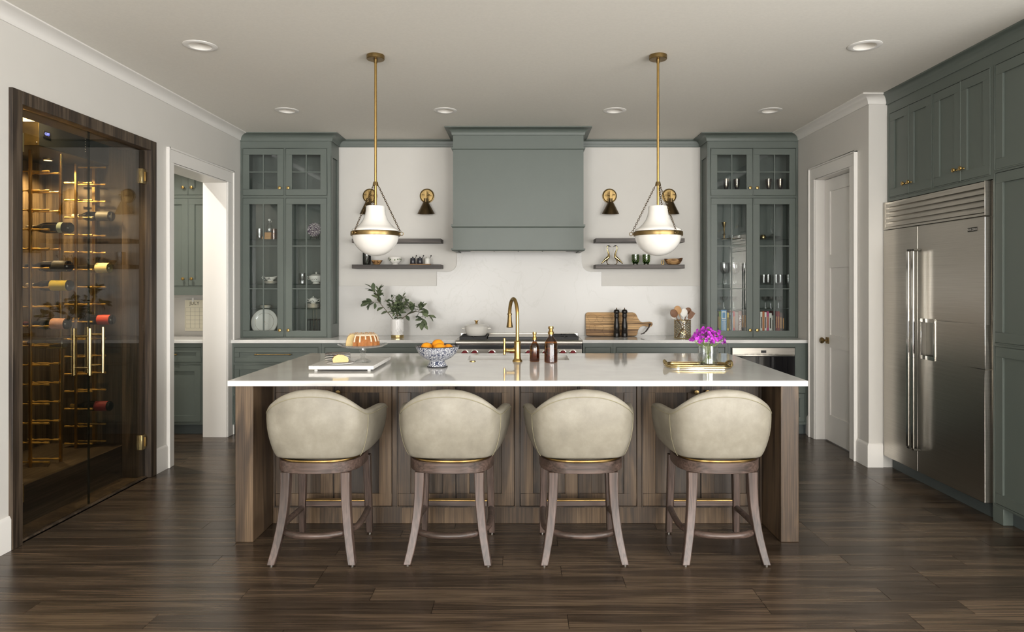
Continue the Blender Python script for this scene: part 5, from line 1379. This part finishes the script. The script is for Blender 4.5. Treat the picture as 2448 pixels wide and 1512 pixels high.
for k, (px, lab) in enumerate(((655, 'rose tinted glass tumbler beside the swing top bottle'), (661, 'rose tinted glass tumbler at the back of the top shelf'))):
    t = thing('rose_tumbler', lab, 'glass', (IX(px) + .012 * k, YI + .0 + .065 * k, H3), 0, 'rose tinted tumblers'); MB().lathe([(0, 0), (.024, 0), (.027, .11), (.025, .11), (.022, .006), (0, .005)], 22).build('vessel', 'rose_glass', t)
t = thing('display_plate', 'purple patterned plate on a stand at the top of the hutch', 'plate', (IX(749), 6.84, H3)); rP = .072
mb = MB(); mb.m = Matrix.Translation((0, -.012, rP + .032)) @ Matrix.Rotation(R(-12), 4, 'X') @ Matrix.Rotation(R(90), 4, 'X'); mb.lathe([(0, 0), (rP * .6, 0), (rP, .008), (rP * .97, .0095), (rP * .6, .003), (0, .003)], 36); mb.build('dish', 'purple_pattern', t)
MB().tube([(-.04, -.03, .002), (-.035, .012, .05), (-.03, .02, .09)], .0025, 6).tube([(.04, -.03, .002), (.035, .012, .05), (.03, .02, .09)], .0025, 6).tube([(-.04, -.04, .028), (-.038, -.012, .024), (.038, -.012, .024), (.04, -.04, .028)], .0025, 6).tube([(0, .05, .002), (0, .018, .09)], .0025, 6).build('wire_stand', 'black', t)
t = thing('soup_tureen', 'white china tureen with floral spray and knobbed lid in the hutch', 'tureen', (IX(756), YI, H2)); MB().lathe([(0, 0), (.035, 0), (.036, .008), (.032, .013), (.05, .024), (.07, .05), (.074, .078), (.07, .078), (.048, .03), (0, .02)], 34).build('bowl', 'white_cer', t); MB().lathe([(0, .079), (.074, .0785), (.05, .092), (.02, .098), (.006, .10), (.009, .11), (.005, .12), (0, .121)], 30).build('lid', 'white_cer', t); spray(t, .068, .05, -90)
for s in (-1, 1): MB().tube([(s * .068, 0, .066), (s * .088, 0, .07), (s * .088, 0, .05), (s * .066, 0, .045)], .004, 8).build('handle', 'white_cer', t)
zt_ = plate_stack(748, H1, 5, .078, '%s china plate from below in the stack under the sugar bowl', 'plates under the sugar bowl')
t = thing('sugar_bowl', 'white lidded sugar bowl with two handles on the plate stack', 'sugar bowl', (IX(749), YI, zt_ + .0005)); MB().lathe([(0, 0), (.022, 0), (.024, .006), (.045, .02), (.048, .035), (.036, .05), (.033, .05), (.04, .034), (0, .012)], 28).build('bowl', 'white_cer', t); MB().lathe([(0, .051), (.037, .0505), (.02, .06), (.005, .064), (.006, .072), (0, .075)], 24).build('lid', 'white_cer', t); spray(t, .046, .028, -90)
for s in (-1, 1): MB().tube([(s * .044, 0, .042), (s * .068, 0, .046), (s * .066, 0, .025), (s * .045, 0, .02)], .003, 8).build('handle', 'white_cer', t)
t = thing('wire_rack', 'dark wire plate rack on the hutch floor', 'rack', (IX(750), YI, H0)); wr2 = MB()
for x in (-.05, -.017, .017, .05):
    for y in (-.04, .04): wr2.cyl((x, y, .0), (x, y, .175), .003, n=6)
for z in (.012, .165): wr2.tube([(-.052, -.042, z), (.052, -.042, z), (.052, .042, z), (-.052, .042, z)], .003, 6, closed=True)
wr2.build('wire_frame', 'black', t)
t = thing('glass_pitcher', 'clear glass pitcher standing left of the tureen in the hutch', 'pitcher', (IX(722), YI + .01, H2)); MB().lathe([(0, 0), (.03, 0), (.034, .004), (.036, .05), (.028, .085), (.032, .11), (.03, .11), (.026, .085), (.033, .05), (0, .01)], 24).build('vessel', 'crystal', t); MB().tube([(.03, 0, .10), (.052, 0, .095), (.055, 0, .06), (.035, 0, .04)], .004, 8).build('handle', 'crystal', t)

# ================================================================ GLASSWARE HUTCH CONTENTS
HU = PZ(468, 6.65) - .003 ; HUP = 2.325 + .0003
def stemware(name, px, z, prof, label, grp, mat='crystal', dy=0.0):
    t = thing(name, label, 'glass', (IX(px), YI + dy, z), 0, grp); MB().lathe(prof, 24).build('glass_body', mat, t); return t
FLUTE = [(0, .003), (.028, 0), (.028, .003), (.004, .008), (.003, .05), (.006, .056), (.016, .075), (.026, .12), (.0305, .185), (.0295, .185), (.025, .12), (.014, .077), (0, .062)]
for px, lab in ((1733.6, 'iridescent flute glass next to the hutch end panel'), (1759, 'iridescent flute glass second from the hutch end panel'), (1834.6, 'iridescent flute glass second from the white door'), (1862, 'iridescent flute glass next to the white door')):
    stemware('flute_glass', px, HUP, FLUTE, lab, 'iridescent flutes in the top of the hutch', 'smoke_flute', -.03)
WINEG = [(0, .003), (.032, 0), (.032, .003), (.005, .008), (.0035, .085), (.008, .094), (.034, .12), (.041, .15), (.037, .215), (.036, .215), (.0395, .15), (.032, .122), (0, .10)]
for k, (px, dy) in enumerate(((1727, -.05), (1738, .03), (1752, -.03), (1763, .05), (1778, -.02))):
    stemware('wine_glass', px, H2, WINEG, 'clear tall wine glass on the middle shelf above the coupes', 'clear wine glasses in the hutch', dy=dy)
TUM = [(0, .002), (.028, 0), (.030, .004), (.033, .092), (.0315, .092), (.028, .012), (0, .010)]
for k in range(5): stemware('tumbler', 1823 + k * 14.6, H2, TUM, 'clear ribbed tumbler in the row on the middle shelf', 'clear tumblers in the hutch', dy=(.02 if k % 2 else -.03))
COUPE = [(0, .003), (.03, 0), (.03, .003), (.004, .008), (.0035, .055), (.012, .064), (.036, .085), (.043, .115), (.042, .115), (.034, .087), (0, .068)]
for k, (px, dy) in enumerate(((1728, -.03), (1756, .03), (1827, -.03), (1846, .04), (1857, -.04))): stemware('coupe_glass', px, H1, COUPE, 'clear coupe glass on the lowest shelf above the books', 'clear coupe glasses in the hutch', dy=dy)
t = thing('candlestick', 'brass candlestick on the top shelf of the glassware hutch', 'candlestick', (IX(1731), YI, H3)); MB().lathe([(0, 0), (.032, 0), (.033, .006), (.012, .016), (.009, .04), (.016, .055), (.009, .066), (.008, .12), (.014, .135), (.022, .165), (.024, .178), (.014, .176), (0, .17)], 22).build('stick', 'old_brass', t)
t = thing('gilt_tray', 'small gilt tray of glass dishes beside the candlestick', 'tray', (IX(1756), YI, H3)); MB().lathe([(0, 0), (.07, 0), (.085, .012), (.083, .014), (.068, .004), (0, .003)], 32, fy=.7).build('dish', 'gold', t); MB().lathe([(0, .0045), (.03, .0045), (.034, .045), (.032, .045), (.028, .008), (0, .007)], 20, (-.03, 0, 0)).build('glass_cup', 'crystal', t); MB().lathe([(0, .0045), (.03, .0045), (.034, .045), (.032, .045), (.028, .008), (0, .007)], 20, (.04, 0, 0)).build('glass_cup', 'crystal', t)
t = thing('decanter', 'swan necked clear glass decanter on the top hutch shelf', 'decanter', (IX(1848), YI, H3)); MB().lathe([(0, .003), (.06, 0), (.085, .014), (.07, .032), (.03, .042), (.012, .06), (.0105, .06), (.028, .04), (.068, .029), (0, .006)], 30).build('base', 'crystal', t); MB().tube([(0, 0, .055), (-.02, 0, .10), (-.022, 0, .15), (-.01, 0, .19), (-.018, 0, .21)], [.012, .010, .009, .008, .010], 10).build('neck', 'crystal', t)
t = thing('gilt_jar', 'little round gilt glass jar beside the decanter', 'jar', (IX(1824), YI, H3)); MB().lathe([(0, 0), (.02, 0), (.03, .015), (.03, .035), (.02, .05), (0, .05)], 22).build('jar_body', 'gold', t); MB().lathe([(0, .0505), (.012, .051), (.01, .06), (0, .064)], 14).build('stopper', 'crystal', t)
# cookbooks
BOOKS = [  # px0, px1, top px, colour, lean, label
 (1715.5, 1718.5, 745, '#2a2a2a', 'thin black cookbook at the very end next to the green one'), (1719, 1723.5, 745, '#71893a', 'green cookbook beside the thick blue one'), (1724, 1737, 741.5, '#6f9cc7', 'thick blue and white patterned cookbook'),
 (1738, 1743, 748, '#d0b45a', 'yellow cookbook beside the thick blue one'), (1743.6, 1746.6, 753, '#1f2b4a', 'short navy cookbook between yellow and light blue'), (1747, 1751.5, 748, '#9dc0d6', 'light blue cookbook next to the navy one'),
 (1752, 1757, 744.5, '#a3262f', 'bright red cookbook next to the light blue one'), (1757.6, 1765, 747, '#8d7f7c', 'mottled grey cookbook with patterned spine'), (1765.6, 1773, 744, '#5a1d22', 'dark red cookbook lettered MEATHEAD'),
 (1773.6, 1778, 741.5, '#33312f', 'charcoal cookbook next to the lettered one'), (1778.6, 1784, 741, '#77716b', 'grey cookbook beside the door stile'),
 (1817.5, 1822.5, 746, '#dedad2', 'white cookbook at the end beside the orange one'), (1823, 1827.5, 745, '#b8653a', 'orange brown cookbook between two white ones'), (1828, 1832.5, 747, '#e8e5df', 'white cookbook with dark band on its spine'),
 (1833, 1838, 745, '#c04a78', 'pink cookbook between two white ones'), (1838.6, 1845, 749, '#dcd9d2', 'broad white cookbook next to the pink one'), (1845.6, 1848.4, 755, '#c8c4bc', 'short pale cookbook beside the dark grey one'), (1849, 1853.6, 754, '#4a4a46', 'dark grey green cookbook'),
 (1854.4, 1858.6, 745, '#6d2a2c', 'maroon cookbook standing tallest by the white door'), (1859.2, 1863.6, 745, '#8a3a34', 'brick red cookbook beside the maroon one'), (1864.2, 1869.6, 748, '#5c4a44', 'brown cookbook with pale title'), (1870.2, 1875.4, 750, '#2b2a29', 'black cookbook next to the empty corner')]
YK = 6.70
for px0, px1, top_, hx_c, lab in BOOKS:
    x0, x1 = PX(px0, YK), PX(px1, YK); hh = PZ(top_, YK) - H0 + .0; nm = 'book_' + hx_c[1:]
    if nm not in M: plain(nm, hx_c, .55, noise=.06, nscale=60)
    t = thing('cookbook', lab, 'book', ((x0 + x1) / 2, YK, H0), 0, 'cookbooks on the hutch floor'); w2 = (x1 - x0) / 2
    cvr = MB(); cvr.box(-w2, -w2 + .002, 0, .165, 0, hh); cvr.box(w2 - .002, w2, 0, .165, 0, hh); cvr.box(-w2 + .002, w2 - .002, 0, .003, 0, hh); co = cvr.build('cover', nm, t, smooth=0)
    MB().box(-w2 + .0022, w2 - .0022, .0032, .160, .003, hh - .003).build('pages', 'paper', t, smooth=0)
    if 'MEATHEAD' in lab: text_mesh('MEATHEAD', .030, 'title', 'white_ink', co, (0, -.0006, hh * .52), (R(90), R(90), 0))
    elif 'thick blue and white' in lab:
        m_ = MB()
        for k in (-.018, -.006, .006, .018): m_.box(k - .002, k + .002, -.0006, 0, .02, hh * .58)
        m_.cells(-.022, .022, hh * .66, hh * .95, [(-.015, .015, hh * .70, hh * .91)], -.0006, 0, 'y'); m_.box(-.02, .02, -.0006, 0, hh * .60, hh * .63); m_.build('spine_pattern', 'white_ink', co, smooth=0)
    elif 'mottled' in lab: pass
    else:
        pale = sum(int(hx_c[i:i+2], 16) for i in (1, 3, 5)) > 420
        MB().box(-w2 * .45, w2 * .45, -.0006, 0, hh * .35, hh * .8).build('spine_band', 'ink_dark' if pale else 'cork', co, smooth=0)
